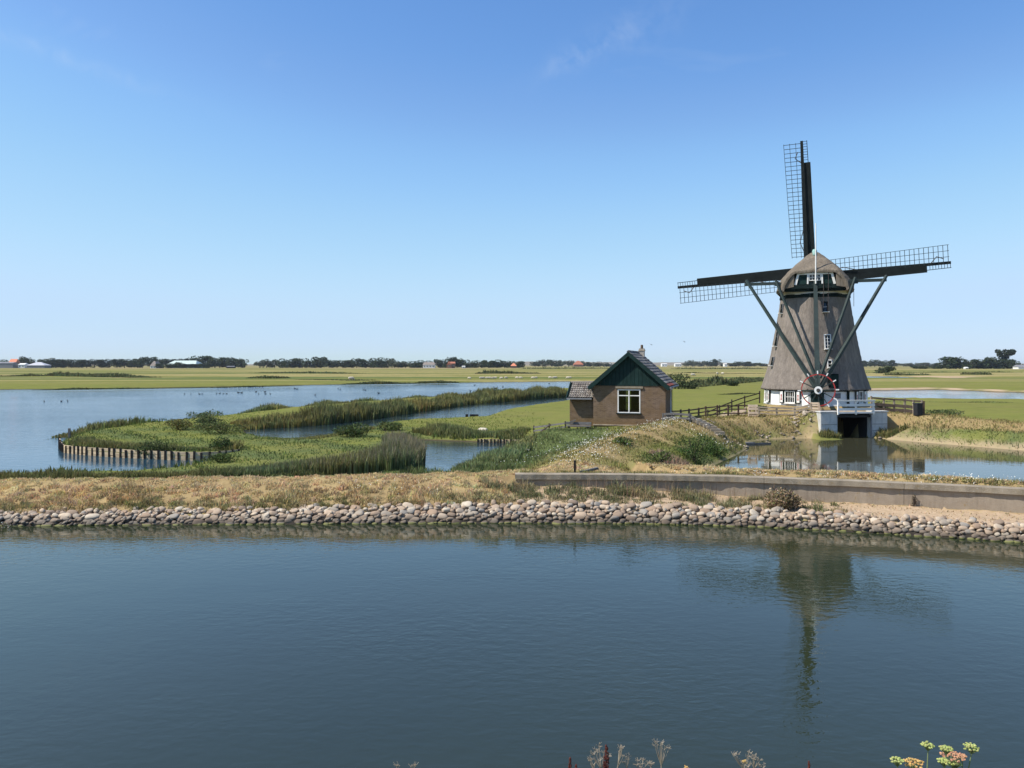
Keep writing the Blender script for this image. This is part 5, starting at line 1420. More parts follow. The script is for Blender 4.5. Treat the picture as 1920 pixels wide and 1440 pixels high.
# ditch side of the long spit: dark wall of reeds
dline = [G(a, b + .6) for a, b in [(440, 806), (520, 802), (585, 797), (679, 786), (772, 772), (866, 759), (966, 750), (1058, 744)]]
X, Y, f_ = scatter_line(np.array(dline) + np.array([-.3, 1.0]), 20000, 1.3)
hm = np.interp(f_, [0, .06, .12, .25, .4, .7, 1], [.35, 1.0, 1.6, 1.6, 1.15, 1.2, 1.8]) * (.62 + .3 * clump(X, Y, .35, 6) + .25 * clump(X, Y, 1.3, 2))
cc = GR * 1.15 + np.array([.055, .03, .0]) * clump(X, Y, .18, 4)[:, None]
reed('reed_bed', X, Y, hm * rng.uniform(.55, 1.1, len(X)), cc, 'long wall of brownish reeds along the ditch side of the spit', w=(.06, .11), lean=.3)
# lake side of the spit: lower bushes and reeds
lline = [G(a, b) for a, b in [(125, 822), (150, 814), (240, 801), (400, 784), (560, 765), (700, 753), (900, 740), (1060, 728)]]
X, Y, f_ = scatter_line(np.array(lline) + np.array([.2, -1.0]), 15000, 1.1)
hm = np.clip(clump(X, Y, .22, 2) * 1.5 - .2, .12, 1.4) * np.interp(f_, [0, .2, 1], [.6, .8, 1.2])
reed('reed_fringe', X, Y, hm * rng.uniform(.5, 1.1, len(X)), GR2, 'patchy reeds along the lake side of the spit', w=(.06, .11), lean=.4)
# reeds above the ditch's near shore and on the meadow edge by the pool
eline = [G(a, b) for a, b in [(480, 830), (551, 833), (600, 829), (640, 822), (690, 811)]]
X, Y, f_ = scatter_line(np.array(eline) + np.array([0, -.6]), 5200, .8)
hm = np.interp(f_, [0, .3, .5, .7, 1], [.10, .12, .22, .45, .3])
reed('reed_fringe', X, Y, hm * rng.uniform(.5, 1.15, len(X)), GR2 * 1.05, 'green reeds on the near shore of the ditch bend', lean=.4)
X, Y, f_ = scatter_line([G(785, 822), G(850, 826), G(920, 828), G(990, 831)], 6500, 1.0); Y = Y + .9
reed('reed_fringe', X, Y, np.interp(f_, [0, .5, 1], [.75, .55, .35]) * rng.uniform(.5, 1.15, len(X)) * (.5 + .6 * clump(X, Y, .9, 2)), GR2 * 1.1, 'green reeds along the sheep meadow edge above the pool', lean=.35)
X, Y, f_ = scatter_line([G(135, 845), G(164, 852), G(242, 857), G(320, 860), G(440, 858)], 6000, .8); Y = Y + 1.1
reed('reed_fringe', X, Y, (.18 + .42 * clump(X, Y, .7, 5)) * rng.uniform(.5, 1.1, len(X)), GR2 * .95, 'bushy growth behind the long timber revetment', lean=.5)
# far reed-lined ditches across the polder
def far_reed(pts, n, h, base, label, width=3.0, w=(.3, .6)):
    X, Y, f_ = scatter_line([G(a, b, .35) for a, b in pts], n, width)
    tp_ = np.clip(np.minimum(f_, 1 - f_) * 7, 0.05, 1) ** .6
    reed('reed_line', X, Y, h * tp_ * (.25 + .9 * clump(X, Y, .07, 3) * clump(X, Y, .19, 1)) * rng.uniform(.5, 1.1, n), base, label, w=w, lean=.4, z=.3)
DK = np.array([0.105, 0.125, 0.055])
far_reed([(1262, 727), (1330, 721), (1380, 717), (1440, 712)], 5000, 2.3, DK * .9, 'dark reed lined ditch between brick house and mill', 4.0)
far_reed([(1345, 739.5), (1430, 738.5)], 1200, .5, DK * .6, 'thin dark ditch line left of the mill skirt', 1.0, (.1, .2))
far_reed([(0, 706), (110, 704.5), (280, 708)], 3800, 2.0, DK, 'dark reed strip across the far left meadow', 6.0)
far_reed([(480, 709), (530, 709.5)], 700, 2.2, DK * .9, 'short dark reed clump in the far meadow', 5.0)
far_reed([(560, 711), (700, 714)], 1100, .9, DK * 1.1, 'thin reed strip before the far lake shore', 4.0)
far_reed([(795, 718), (845, 717)], 1300, 1.9, DK * .8, 'dark shrubby point on the far lake shore', 4.0)
far_reed([(640, 720.5), (800, 718.4)], 1400, .7, DK * .7, 'low dark edge of the far lake shore', 2.0)
far_reed([(60, 731), (400, 726.4), (560, 723)], 2200, .4, DK * .8, 'thin grassy edge along the far left lake shore', 1.5)
far_reed([(480, 699), (680, 700.5)], 1500, 1.5, DK, 'dark line of reeds under the middle tree row', 9.0)
far_reed([(890, 700.5), (1015, 700.5)], 1700, 2.2, DK * .9, 'dark hedge strip left of the brick house', 8.0)
far_reed([(985, 691.5), (1140, 691)], 1500, 3.0, DK, 'distant green hedge line behind the brick house', 20.0)
far_reed([(1262, 692), (1440, 692)], 1500, 3.0, DK, 'distant green hedge line between house and mill', 20.0)
far_reed([(1262, 699.2), (1440, 700.8)], 1300, 1.2, DK * .7, 'dark ditch line across the far middle meadow', 6.0)
far_reed([(1625, 698.5), (1920, 698)], 1400, 1.0, DK, 'faint dark ditch line on the far right meadow', 6.0)
far_reed([(1675, 704), (1725, 703)], 900, 1.6, DK, 'reeds along the far right slough', 5.0)
far_reed([(1812, 702.5), (1850, 702.3)], 700, 1.6, DK * .8, 'small dark shrub row on the far right meadow', 4.0)
far_reed([(1620, 753), (1760, 754), (1920, 755)], 1200, .25, DK * 1.4, 'grassy near edge of the right lake', 1.0, (.1, .2))

# ------------------------------------------------------------------ shrubs
def shrub(name, x, y, w, h, cols, label, nleaf=900, size=.05, cat='shrub', z=None, stems=9, group=None):
    z0 = gz(x, y) if z is None else z
    root = empty(name, (x, y, z0), 0, label, cat, group)
    lob = [(R.uniform(-.38, .38) * w, R.uniform(-.3, .3) * w, R.uniform(.18, .72) * h, R.uniform(.24, .36)) for _ in range(9)]
    P_ = []
    for lx, ly, lz, lr in lob:
        m = nleaf // 9; d = rng.normal(0, 1, (m, 3)); d /= np.linalg.norm(d, axis=1, keepdims=True)
        r = rng.uniform(.35, 1.05, (m, 1)) ** .6
        P_.append(np.array([lx, ly, lz]) + d * r * np.array([lr * w, lr * w, lr * h * 1.05]))
    P_ = np.concatenate(P_); P_[:, 2] = np.maximum(P_[:, 2], .02)
    ci = rng.integers(0, len(cols), len(P_)); c = colvar(np.array(cols)[ci], len(P_), .25)
    leaves('foliage', P_, rng.uniform(.6, 1.3, len(P_)) * size, c, parent=root)
    st = MB()
    for i in range(stems):
        a = R.uniform(0, 6.28); st.tube([(0, 0, -.05), (math.cos(a) * w * .15, math.sin(a) * w * .15, h * .4), (math.cos(a) * w * .33, math.sin(a) * w * .3, h * .8)], [.02, .014, .006], 4)
    st.build('stem', M['bark'], root)
    return root
bx = G(1471, 950, .52)
shrub('dried_bush', bx[0], bx[1] + .1, 1.05, .92, [(.34, .25, .15), (.24, .17, .10), (.42, .33, .22), (.26, .20, .12), (.13, .12, .05)], 'round dried brown bush in front of the concrete wall', 2600, .038)
for (px, py, w, h, cols, lab, nl) in [
    (1303, 880, 1.75, 1.3, [(.06, .10, .028), (.085, .13, .04), (.05, .075, .025)], 'big green shrub on the mound beside the pond', 1700),
    (1342, 868, 1.1, .6, [(.07, .11, .03), (.10, .14, .045)], 'smaller green shrub below the big shrub by the pond', 1100),
    (1235, 876, 1.2, .5, [(.07, .105, .03), (.12, .14, .05)], 'low green shrub on the mound behind the wall', 900),
    (1170, 880, .9, .35, [(.08, .12, .035), (.12, .15, .05)], 'very low leafy shrub close behind the concrete wall', 600),
    (1545, 816, 1.4, .75, [(.06, .09, .03), (.09, .12, .04)], 'green shrub at the left foot of the culvert', 1000),
    (1505, 815, 1.6, .4, [(.075, .115, .03), (.10, .15, .04)], 'low green growth on the pond edge left of the culvert', 800),
    (1652, 814, 1.2, .55, [(.06, .09, .03), (.10, .12, .045)], 'green shrub at the right foot of the culvert', 900),
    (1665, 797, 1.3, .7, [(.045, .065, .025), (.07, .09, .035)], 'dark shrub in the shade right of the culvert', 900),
    (1425, 818, 1.3, .35, [(.07, .12, .03), (.09, .14, .035)], 'bright green tuft shrub on the pond edge below the fence', 700),
    (1082, 806, 1.3, .55, [(.22, .15, .10), (.30, .22, .15), (.14, .10, .07)], 'tangled brown dead brush under the plank bench', 1000),
    (660, 818, 2.3, .85, [(.075, .105, .04), (.11, .135, .05), (.055, .08, .03)], 'rounded green bush on the near ditch shore', 1800),
    (722, 808, 2.0, .62, [(.08, .11, .04), (.12, .14, .05)], 'pale green bush right of the rounded ditch bush', 1400),
    (390, 803, 2.0, 1.0, [(.085, .11, .045), (.11, .13, .055)], 'dark round bush in the middle of the spit', 1500),
    (335, 806, 1.8, .8, [(.20, .17, .06), (.12, .13, .05)], 'yellowish bush left of the dark spit bush', 900),
    (415, 813, 3.0, .8, [(.09, .11, .04), (.13, .14, .055)], 'wide low bush under the dark spit bush', 1300),
    (288, 846, 1.4, .8, [(.05, .075, .03), (.08, .10, .04)], 'dark bush behind the middle of the revetment', 900),
    (415, 843, 1.3, .9, [(.05, .08, .03), (.08, .11, .04)], 'green bush near the right end of the revetment', 900),
    (410, 866, 1.5, .5, [(.06, .09, .03), (.09, .12, .04)], 'low bush in the water corner below the revetment', 700),
    (1274, 729, 6.5, 3.2, [(.045, .062, .028), (.07, .09, .04)], 'dark round bush on the polder right of the brick house', 1500),
    (1375, 723, 3.0, 1.2, [(.05, .065, .03)], 'small dark bush in the far field left of the mill', 500),
    (1658, 700, 9.0, 4.6, [(.05, .065, .035), (.08, .10, .045)], 'small lone tree-like bush beside the far right slough', 900),
    (240, 788, 2.4, .9, [(.055, .075, .035), (.085, .105, .05)], 'dark bush on the lake side of the spit', 900),
    (310, 784, 2.6, .9, [(.06, .085, .035), (.085, .11, .05)], 'second dark bush on the lake side of the spit', 900),
    (380, 778, 3.0, 1.2, [(.09, .115, .05), (.12, .145, .06)], 'tallest bush on the lake side of the spit', 1100),
    (1780, 781, 4.0, .7, [(.08, .10, .04), (.12, .14, .055)], 'low scrub on the grass right of the dark bin', 900)]:
    zz = gz(*G(px, py, .4)); x, y = G(px, py, max(zz, .1)); zz = gz(x, y); x, y = G(px, py, max(zz, .1))
    shrub('shrub' if 'brush' not in lab else 'dead_brush', x, y, w, h, cols, lab, nl, max(.035, .00125 * y))
wd = wpt(17.85, -.25); shrub('wall_weed', wd.x, wd.y, .30, .34, [(.10, .09, .05), (.15, .12, .07)], 'small dark weed at the foot of the wall on the right', 160, .03, 'weed', stems=5)
wd = wpt(13.0, -.10); shrub('wall_weed', wd.x, wd.y, .2, .42, [(.10, .08, .05), (.13, .10, .06)], 'small weed growing against the wall right of the dried bush', 90, .026, 'weed', stems=4)
wd = G(5, 935, .9); shrub('daisy_bush', wd[0], wd[1], .8, .42, [(.14, .14, .06), (.10, .11, .045), (.62, .60, .50)], 'pale flowering weed at the left edge of the dyke', 420, .03, 'weed')
wd = G(75, 948, .75); shrub('daisy_bush', wd[0], wd[1], .55, .28, [(.14, .14, .06), (.10, .11, .045), (.62, .60, .48)], 'small pale flowering weed above the stones on the left', 260, .028, 'weed')

# ------------------------------------------------------------------ flowers and rubble
def flowers(name, X, Y, dz, size, label, col=(.80, .79, .70), var=.06):
    p = xyz(X, Y, 0); p[:, 2] += dz
    o = leaves(name, p, size, colvar(col, len(X), var, .02), mat='flower', flat=1.2); return tag(o, label, kind='stuff')
rp_l = [(3.0, 31.5), (3.9, 34.5), (5.0, 37.0), (6.6, 39.8), (8.0, 42.2), (9.3, 43.8)]
X, Y, f_ = scatter_line(rp_l, 1900, .7); kk = rng.uniform(0, 1, len(X)) < clump(X, Y, 1.6, 2) * np.interp(f_, [0, .25, .5, .7, 1], [.8, .35, .35, .9, 1]); X, Y = X[kk] + .25, Y[kk]
flowers('daisies', X, Y, rng.uniform(.15, .32, len(X)), .027, 'white daisies along the crest of the house mound')
X, Y, f_ = scatter_line([(2.1, 30.2), (2.9, 33), (3.9, 36.5)], 380, 1.0); flowers('daisies', X, Y, rng.uniform(.12, .3, len(X)), .026, 'white daisies behind the wall near the black post')
X, Y = scatter_box(300, -1, 6, 36, 45); kk = hgt(X, Y) > .3; flowers('daisies', X[kk], Y[kk], rng.uniform(.1, .25, kk.sum()), .03, 'scattered white flowers on the green mound slope')
X, Y = scatter_box(160, 8.8, 11.5, 36, 43); kk = hgt(X, Y) > .6; flowers('daisies', X[kk], Y[kk], rng.uniform(.15, .3, kk.sum()), .035, 'white flowers on the pond side of the mound')
P_ = np.concatenate([np.stack([rng.normal(cx, sx, n), rng.normal(0, .10, n)], -1) for cx, sx, n in [(8.6, .3, 40), (11.1, .4, 45), (12.6, .25, 22), (13.9, .4, 85), (14.9, .35, 55), (15.8, .22, 50), (16.9, .5, 36), (18.0, .6, 26), (6.6, .5, 20)]])
PY = np.array([wpt(x, TH + .45).y for x in P_[:, 0]]) + P_[:, 1]
flowers('daisies', P_[:, 0], PY, rng.uniform(.08, .27, len(P_)), .024, 'white daisies growing behind the wall top on the right', (.82, .81, .74))
n = 9000; xx = rng.uniform(.3, 20, n); yy_ = np.array([wpt(x, TH + .12).y for x in xx]) + rng.uniform(0, .6, n)
o = blades('wall_top_grass', xyz(xx, yy_), rng.uniform(.04, .20, n) * (.45 + clump(xx, yy_, 1.2, 2)), .016, colvar((.21, .20, .08), n), lean=.7); tag(o, 'thin grass strip behind the wall top', kind='stuff')
fx = rng.normal(-4.0, 1.5, 90); fy = Yw(fx) + rng.uniform(1.4, 2.4, 90); flowers('daisies', fx, fy, rng.uniform(.1, .25, 90), .024, 'white flowers dotted over the dry dyke slope')
def rubble(name, n, pts, width, size, label, group):
    X, Y, f_ = scatter_line(pts, n, width)
    o_ = np.argsort(X); X, Y = X[o_], Y[o_]
    for i in range(n):
        s = R.uniform(*size)
        o = link_mesh(name, STONES2[R.randrange(12)], None, None); z = gz(X[i], Y[i])
        o.matrix_basis = Matrix.Translation((X[i], Y[i], z + s * .12)) @ Euler((R.uniform(-.3, .3), R.uniform(-.3, .3), R.uniform(0, 6))).to_matrix().to_4x4() @ Matrix.Diagonal((s, s * .8, s * .55, 1))
        tag(o, ordinal(i + 1) + ' from the left: ' + label, 'stone', group)
STONES2 = [m_.copy() for m_ in STONES]
t_ = NT('rubble_stone'); r_ = t_.node('ShaderNodeObjectInfo').outputs['Random']
t_.color(t_.mix(t_.noise(t_.coords('Object'), 3.0, 5), t_.mix(r_, (.25, .19, .14), (.52, .45, .36)), (.20, .16, .12))); t_.rough(.9, .2); M['rubble'] = t_.m
for m_ in STONES2: m_.materials.clear(); m_.materials.append(M['rubble'])
rubble('bank_stone', 34, [(18.3, 52.2), (18.9, 51.0)], .9, (.16, .42), 'pale boulder tumbled on the bank left of the culvert', 'boulders left of the culvert')
rubble('bank_stone', 12, [G(1640, 821, .55), G(1660, 822, .6)], .5, (.22, .45), 'pale boulder at the right foot of the culvert', 'boulders right of the culvert')
rubble('bank_stone', 24, [G(1310, 792, 1.7), G(1380, 820, .8)], .5, (.12, .30), 'pale rubble stone beside the steps down to the pond', 'rubble beside the pond steps')
rubble('bank_stone', 26, [G(1248, 862, 1.1), G(1300, 884, 1.0)], .9, (.14, .32), 'brown rubble stone on the eroded mound side', 'rubble on the eroded mound side')
rubble('bank_stone', 26, [G(1350, 842, .6), G(1400, 838, .55)], .4, (.10, .26), 'small stone on the muddy pond corner', 'stones on the muddy pond corner')
rubble('bank_stone', 22, [G(1410, 822, .55), G(1530, 819, .55)], .3, (.12, .28), 'small stone along the pond edge below the mill', 'stones along the pond edge below the mill')
X, Y, f_ = scatter_line([G(1250, 856, 1.2), G(1300, 878, 1.0)], 1700, .9); o = blades('dead_grass', xyz(X, Y), rng.uniform(.1, .4, len(X)), .03, colvar((.33, .23, .155), len(X)), lean=1.0); tag(o, 'collapsed dead grass on the eroded mound side', kind='stuff')

# ------------------------------------------------------------------ trees on the skyline (unit meshes 1 wide, 1 high; copied and scaled)
def tree_proto(i, style):
    r = random.Random(100 + i)
    P_, S_ = [], []
    if style == 'round': lob = [(r.uniform(-.32, .32), r.uniform(-.3, .3), r.uniform(.36, .78), r.uniform(.17, .25)) for _ in range(9)] + [(r.uniform(-.36, .36), r.uniform(-.3, .3), r.uniform(.12, .36), r.uniform(.16, .22)) for _ in range(8)]
    elif style == 'hedge': lob = [(r.uniform(-.42, .42), r.uniform(-.3, .3), r.uniform(.16, .84), r.uniform(.16, .22)) for _ in range(18)]
    elif style == 'willow': lob = [(r.uniform(-.36, .36), r.uniform(-.3, .3), r.uniform(.12, .80), r.uniform(.14, .24)) for _ in range(17)]
    else: lob = [(r.uniform(-.34, .36), r.uniform(-.2, .2), r.uniform(.66, .90) - .0, r.uniform(.09, .15)) for _ in range(13)] + [(r.uniform(-.22, .12), r.uniform(-.2, .2), r.uniform(.36, .66), r.uniform(.10, .15)) for _ in range(7)]
    for lx, ly, lz, lr in lob:
        m = 80; d = rng.normal(0, 1, (m, 3)); d /= np.linalg.norm(d, axis=1, keepdims=True)
        P_.append(np.array([lx, ly, lz]) + d * (rng.uniform(.45, 1.05, (m, 1)) ** .5) * lr * np.array([1, 1, .85]))
    P_ = np.concatenate(P_); P_ = P_[P_[:, 2] > .03]
    base = {'round': (.052, .070, .036), 'hedge': (.034, .048, .032), 'willow': (.105, .118, .078), 'wind': (.045, .058, .030)}[style]
    big = 1 + .35 * wob(P_[:, 0] * 3, P_[:, 2] * 3, 2.2, i)
    crown = leaves('crown', P_, rng.uniform(.034, .065, len(P_)), colvar(np.array(base)[None] * big[:, None], len(P_), .22, .06), link=False)
    tr = MB()
    tr.tube([(0, 0, -.02), (.01, 0, .25), (.02, .01, .5), (.0, 0, .72)], [.035, .028, .02, .008], 6)
    for k in range(5):
        a = r.uniform(0, 6.28); z = r.uniform(.25, .5); tr.tube([(0.01, 0, z), (math.cos(a) * .16, math.sin(a) * .16, z + .18), (math.cos(a) * .28, math.sin(a) * .26, z + .3)], [.016, .011, .005], 4)
    if style == 'wind':
        tr = MB(); tr.tube([(-.12, 0, -.02), (-.10, 0, .4), (-.02, 0, .68), (.1, 0, .82)], [.03, .025, .02, .008], 6)
        for q in ((-.3, .8), (.3, .78), (.05, .9)): tr.tube([(-.06, 0, .6), (q[0] * .6, 0, .72), (q[0], 0, q[1])], [.015, .01, .005], 4)
    tm_ = tr.mesh('trunk'); tm_.materials.append(M['bark'])
    return crown, tm_
PROT = {s: [tree_proto(i + 10 * k, s) for i in range(4)] for k, s in enumerate(('round', 'hedge', 'willow'))}
PROT['wind'] = [tree_proto(77, 'wind')]
def skytree(px, top, wpx, style, label, group, Y=1080.0, base=None):
    if base is not None: Y = F * (HC - .35) / (base - HZ)
    Y *= R.uniform(.985, 1.015)
    x = (px - 960) / F * Y; h = HC - (top - HZ) / F * Y - .3; w = wpx / F * Y
    cr, tk = PROT[style][R.randrange(len(PROT[style]))]
    root = empty({'hedge': 'conifer', 'willow': 'willow_tree', 'round': 'tree', 'wind': 'tree'}[style], (x, Y, .3), 0, label, {'hedge': 'tree'}.get(style, 'tree'), group)
    rz = R.choice([0, math.pi]) + R.uniform(-.5, .5) if style != 'wind' else 0
    for nm, me__ in (('crown', cr), ('trunk', tk)):
        o = link_mesh(nm, me__, None, root); o.scale = (w * 1.42, w * 1.1 if style != 'hedge' else max(w, 8), h * 1.06); o.rotation_euler.z = rz
    return root
SKY = {
 'trees of the far left farm': ('{o} tree from the left by the orange roofed farm', [(4, 674, 26, 'round'), (40, 668, 20, 'round'), (52, 667, 20, 'round'), (63, 675, 9, 'willow'), (80, 672, 20, 'round'), (97, 671, 22, 'willow'), (117, 672, 20, 'round')]),
 'clipped conifer windbreak': ('{o} conifer from the left in the long clipped dark windbreak', [(105 + 14.3 * i, 674 - (1.2 if i > 7 else 0), 19, 'hedge') for i in range(10)]),
 'trees round the white cottage': ('{o} tree from the left in the dark clump round the white cottage', [(246, 675, 14, 'round'), (258, 671, 22, 'round'), (267, 666, 24, 'round'), (285, 667, 22, 'round'), (303, 670, 20, 'round'), (318, 673, 18, 'hedge'), (332, 673, 18, 'hedge'), (346, 672, 18, 'hedge'), (362, 669, 22, 'round'), (380, 665, 30, 'round'), (403, 668, 24, 'round'), (412, 671, 18, 'round'), (425, 668, 24, 'round'), (441, 670, 24, 'round'), (454, 672, 18, 'round')]),
 'bushes before the pale barn': ('{o} low dark tree from the left in front of the pale green barn', [(302, 681, 16, 'round'), (316, 681, 14, 'round'), (328, 680, 14, 'round'), (337, 677, 13, 'round'), (350, 682, 16, 'hedge'), (366, 682, 18, 'hedge'), (382, 680, 16, 'round')]),
 'middle skyline row': ('{o} tree from the left in the long middle row between cottage and red houses', [(487, 675, 16, 'willow'), (500, 673, 16, 'willow'), (515, 673, 16, 'willow'), (530, 672, 18, 'round'), (547, 673, 20, 'round'), (562, 670, 24, 'round'), (575, 675, 14, 'round'), (590, 669, 22, 'round'), (602, 667, 26, 'round'), (617, 672, 18, 'round'), (632, 674, 20, 'round'), (647, 674, 20, 'round'), (660, 674, 16, 'round'), (669, 670, 18, 'round'), (685, 672, 20, 'round'), (700, 671, 22, 'round'), (716, 670, 24, 'round'), (728, 671, 20, 'willow'), (740, 674, 20, 'willow'), (747, 681, 14, 'round'), (760, 676, 18, 'round'), (775, 677, 18, 'round')]),
 'trees round the red brick house': ('{o} tree from the left in the dark clump round the red brick house', [(788, 675, 20, 'round'), (802, 676, 18, 'round'), (826, 671, 20, 'round'), (830, 679, 18, 'round'), (844, 666, 20, 'round'), (857, 670, 20, 'round'), (868, 673, 20, 'round'), (876, 680, 14, 'round'), (890, 676, 18, 'round'), (904, 674, 20, 'round'), (918, 675, 20, 'round'), (932, 674, 20, 'round'), (946, 675, 20, 'round'), (960, 677, 18, 'round'), (973, 676, 18, 'round')]),
 'pale distant trees': ('{o} distant pale tree from the left between red clump and brick house', [(1003, 677, 16, 'round'), (1017, 674, 16, 'willow'), (1024, 678, 14, 'willow'), (1035, 672, 16, 'round'), (1048, 674, 12, 'round'), (1052, 677, 14, 'willow'), (1066, 674, 20, 'willow'), (1090, 676, 12, 'round'), (1106, 678, 14, 'round'), (1121, 678, 16, 'round'), (1137, 679, 16, 'round')]),
 'distant trees left of the mill': ('{o} distant tree from the left between brick house and mill', [(1288, 677, 14, 'willow'), (1298, 675, 14, 'willow'), (1310, 677, 14, 'willow'), (1320, 676, 14, 'willow'), (1333, 675, 12, 'round'), (1343, 672, 15, 'round'), (1356, 682, 8, 'round'), (1372, 680, 14, 'round'), (1385, 677, 18, 'round'), (1398, 677, 20, 'round'), (1414, 679, 20, 'round'), (1430, 680, 18, 'round')]),
 'distant trees right of the mill': ('{o} distant tree from the mill towards the right hand farm', [(1612, 676, 16, 'round'), (1624, 675, 16, 'round'), (1640, 673, 18, 'round'), (1656, 676, 16, 'round'), (1669, 674, 18, 'round'), (1682, 679, 10, 'willow'), (1694, 680, 12, 'willow'), (1706, 680, 12, 'willow'), (1720, 680, 16, 'willow'), (1736, 679, 16, 'willow'), (1752, 680, 16, 'round')])}
far_off = {'pale distant trees': 1600.0, 'distant trees left of the mill': 1700.0, 'distant trees right of the mill': 1500.0, 'bushes before the pale barn': 960.0}
for g_, (lab, lst) in SKY.items():
    for i, (px, top, w, st__) in enumerate(lst): skytree(px, top, w, st__, lab.format(o=ordinal(i + 1)), g_, Y=far_off.get(g_, 1060.0))
for i, (px, top, w, st__, lab) in enumerate([
    (1718, 685, 16, 'round', 'leftmost low bush of the hedge before the right hand trees'), (1734, 686, 18, 'round', 'second low bush of the hedge before the right hand trees'), (1752, 686, 20, 'round', 'third low bush of the hedge before the right hand trees'),
    (1781, 668, 34, 'round', 'dense round tree at the left of the right hand clump'), (1792, 665, 34, 'round', 'tallest dense tree at the left of the right hand clump'), (1776, 675, 26, 'round', 'lower tree on the left flank of the right hand clump'), (1800, 675, 24, 'round', 'tree just left of the gap in the right hand clump'),
    (1818, 675, 16, 'willow', 'silvery tree beside the small white shed on the right'), (1834, 672, 26, 'round', 'dark tree right of the silvery tree'), (1849, 671, 26, 'round', 'dark tree in the middle of the right hand clump'), (1858, 667, 24, 'round', 'slightly taller tree left of the wind bent tree'),
    (1870, 671, 28, 'round', 'dark tree under the wind bent tree'), (1888, 672, 30, 'round', 'dark tree under the right part of the wind bent crown'), (1902, 676, 22, 'round', 'last dark tree on the right of the clump'), (1884, 656, 30, 'wind', 'wind bent tree with a flat crown above the right hand clump'), (1845, 679, 40, 'hedge', 'dark hedge tree at the front of the right hand clump')]):
    skytree(px, top, w, st__, lab, 'right hand farm trees', base=691.6 if st__ != 'wind' else 691.0)

# ------------------------------------------------------------------ far buildings
def bld(name, px, wpx, base_py, eave_py, top_py, wall, roof, label, cat='building', gable_front=False, depth=10.0, Y=1040.0, hip=0.0, nwin=3, rz=0.0, chim=0):
    x = (px - 960) / F * Y; w = wpx / F * Y; ze = HC - (eave_py - HZ) / F * Y; zt = HC - (top_py - HZ) / F * Y; zb = .2
    root = empty(name, (x, Y, 0), rz, label, cat)
    MB().box((0, depth / 2, (zb + ze) / 2), (w, depth, ze - zb)).build('wall', wall, root)
    ov = .4
    m = MB()
    if gable_front:
        m.prism([(-w / 2 - ov, ze - .15), (w / 2 + ov, ze - .15), (0, zt)], (1, 0, 0), (0, 0, 1), (0, 1, 0), (0, -ov, 0), depth + 2 * ov)
    else:
        hx = w / 2 * hip
        a = [(-w / 2 - ov, -ov, ze), (w / 2 + ov, -ov, ze), (w / 2 + ov, depth + ov, ze), (-w / 2 - ov, depth + ov, ze), (-w / 2 - ov + hx + ov, depth / 2, zt), (w / 2 - hx, depth / 2, zt)]
        m.add(a, [(0, 1, 5, 4), (1, 2, 5), (2, 3, 4, 5), (3, 0, 4), (3, 2, 1, 0)])
    rf = m.build('roof', roof, root)
    for i in range(chim): MB().box((w * (.25 - .5 * i), depth / 2, zt + .4), (.9, .9, 1.8)).build('chimney', M['far_brick'], rf)
    if nwin:
        for i in range(nwin):
            xx = -w / 2 + w * (i + .5) / nwin
            f = MB().box((xx, -.04, zb + (ze - zb) * .55), (min(1.6, w / nwin * .5), .1, min(1.6, (ze - zb) * .45))).build('window', M['far_white'], root)
            MB().box((xx, -.10, zb + (ze - zb) * .55), (min(1.3, w / nwin * .42), .06, min(1.35, (ze - zb) * .38))).build('pane', M['glass'], f)
    return root
bld('farmhouse', 23, 13, 687, 679.5, 673, M['far_brick'], M['far_orange_roof'], 'farmhouse with steep bright orange roof at the far left', Y=1030, depth=9)
bld('barn', 2, 44, 689, 681, 678.8, M['far_grey_roof'], M['far_grey_roof'], 'long grey barn at the left edge before the orange roof', Y=1000, nwin=0)
bld('shed', 40, 12, 688, 683.5, 681, M['far_white'], M['far_white'], 'small white shed right of the orange roofed farmhouse', Y=1005, nwin=2)
bld('barn', 67, 34, 687, 685, 679, M['far_grey_roof'], plain('pale_sheet_roof', (.45, .45, .47), .6, .08, .5), 'low barn with wide pale grey roof right of the orange roof', Y=1000, hip=.75, nwin=0, depth=14)
bld('white_cottage', 287, 11, 690, 686, 677, M['far_white'], M['far_thatch'], 'white cottage with steep grey roof before the dark trees', 'house', gable_front=False, hip=.75, Y=960, nwin=2, depth=8)
bld('white_gable', 292.5, 7, 690, 682, 677.5, M['far_white'], M['far_thatch'], 'white gabled wing right of the white cottage', 'house', gable_front=True, Y=975, nwin=1, depth=6)
bld('barn', 340, 54, 690, 683, 676, M['far_green_wall'], M['far_green_roof'], 'large barn with pale green sheet roof among the trees', Y=1000, hip=.22, nwin=0, depth=26)
bld('hut', 432, 14, 690, 687.3, 686.2, M['dark_wood'], M['far_grey_roof'], 'low dark hut at the right end of the cottage trees', Y=980, nwin=0, depth=5)
bld('thatched_house', 804, 22, 689, 684, 679, M['far_white'], M['far_thatch'], 'long low thatched house left of the red brick house', 'house', Y=1010, nwin=4, hip=.12, chim=2)
bld('red_brick_house', 846.5, 13, 689.2, 681.5, 678.2, M['far_brick'], M['far_red_roof'], 'square red brick house with orange tiled roof among the dark trees', 'house', Y=1000, nwin=2, depth=9)
bld('brick_wing', 842, 9, 689.2, 683.5, 678.6, M['far_brick'], M['far_red_roof'], 'gabled left wing of the red brick house', 'house', gable_front=True, Y=993, nwin=1, depth=6)
bld('shed', 869, 6, 689.5, 687, 686, M['far_white'], M['far_white'], 'tiny white shed right of the red brick house', Y=985, nwin=1, depth=4)
bld('red_roof_barn', 963, 11, 688, 686, 681, M['far_brick'], M['far_orange_roof'], 'barn with pyramid orange roof at the right end of the dark trees', Y=1000, hip=.8, nwin=0, depth=10)
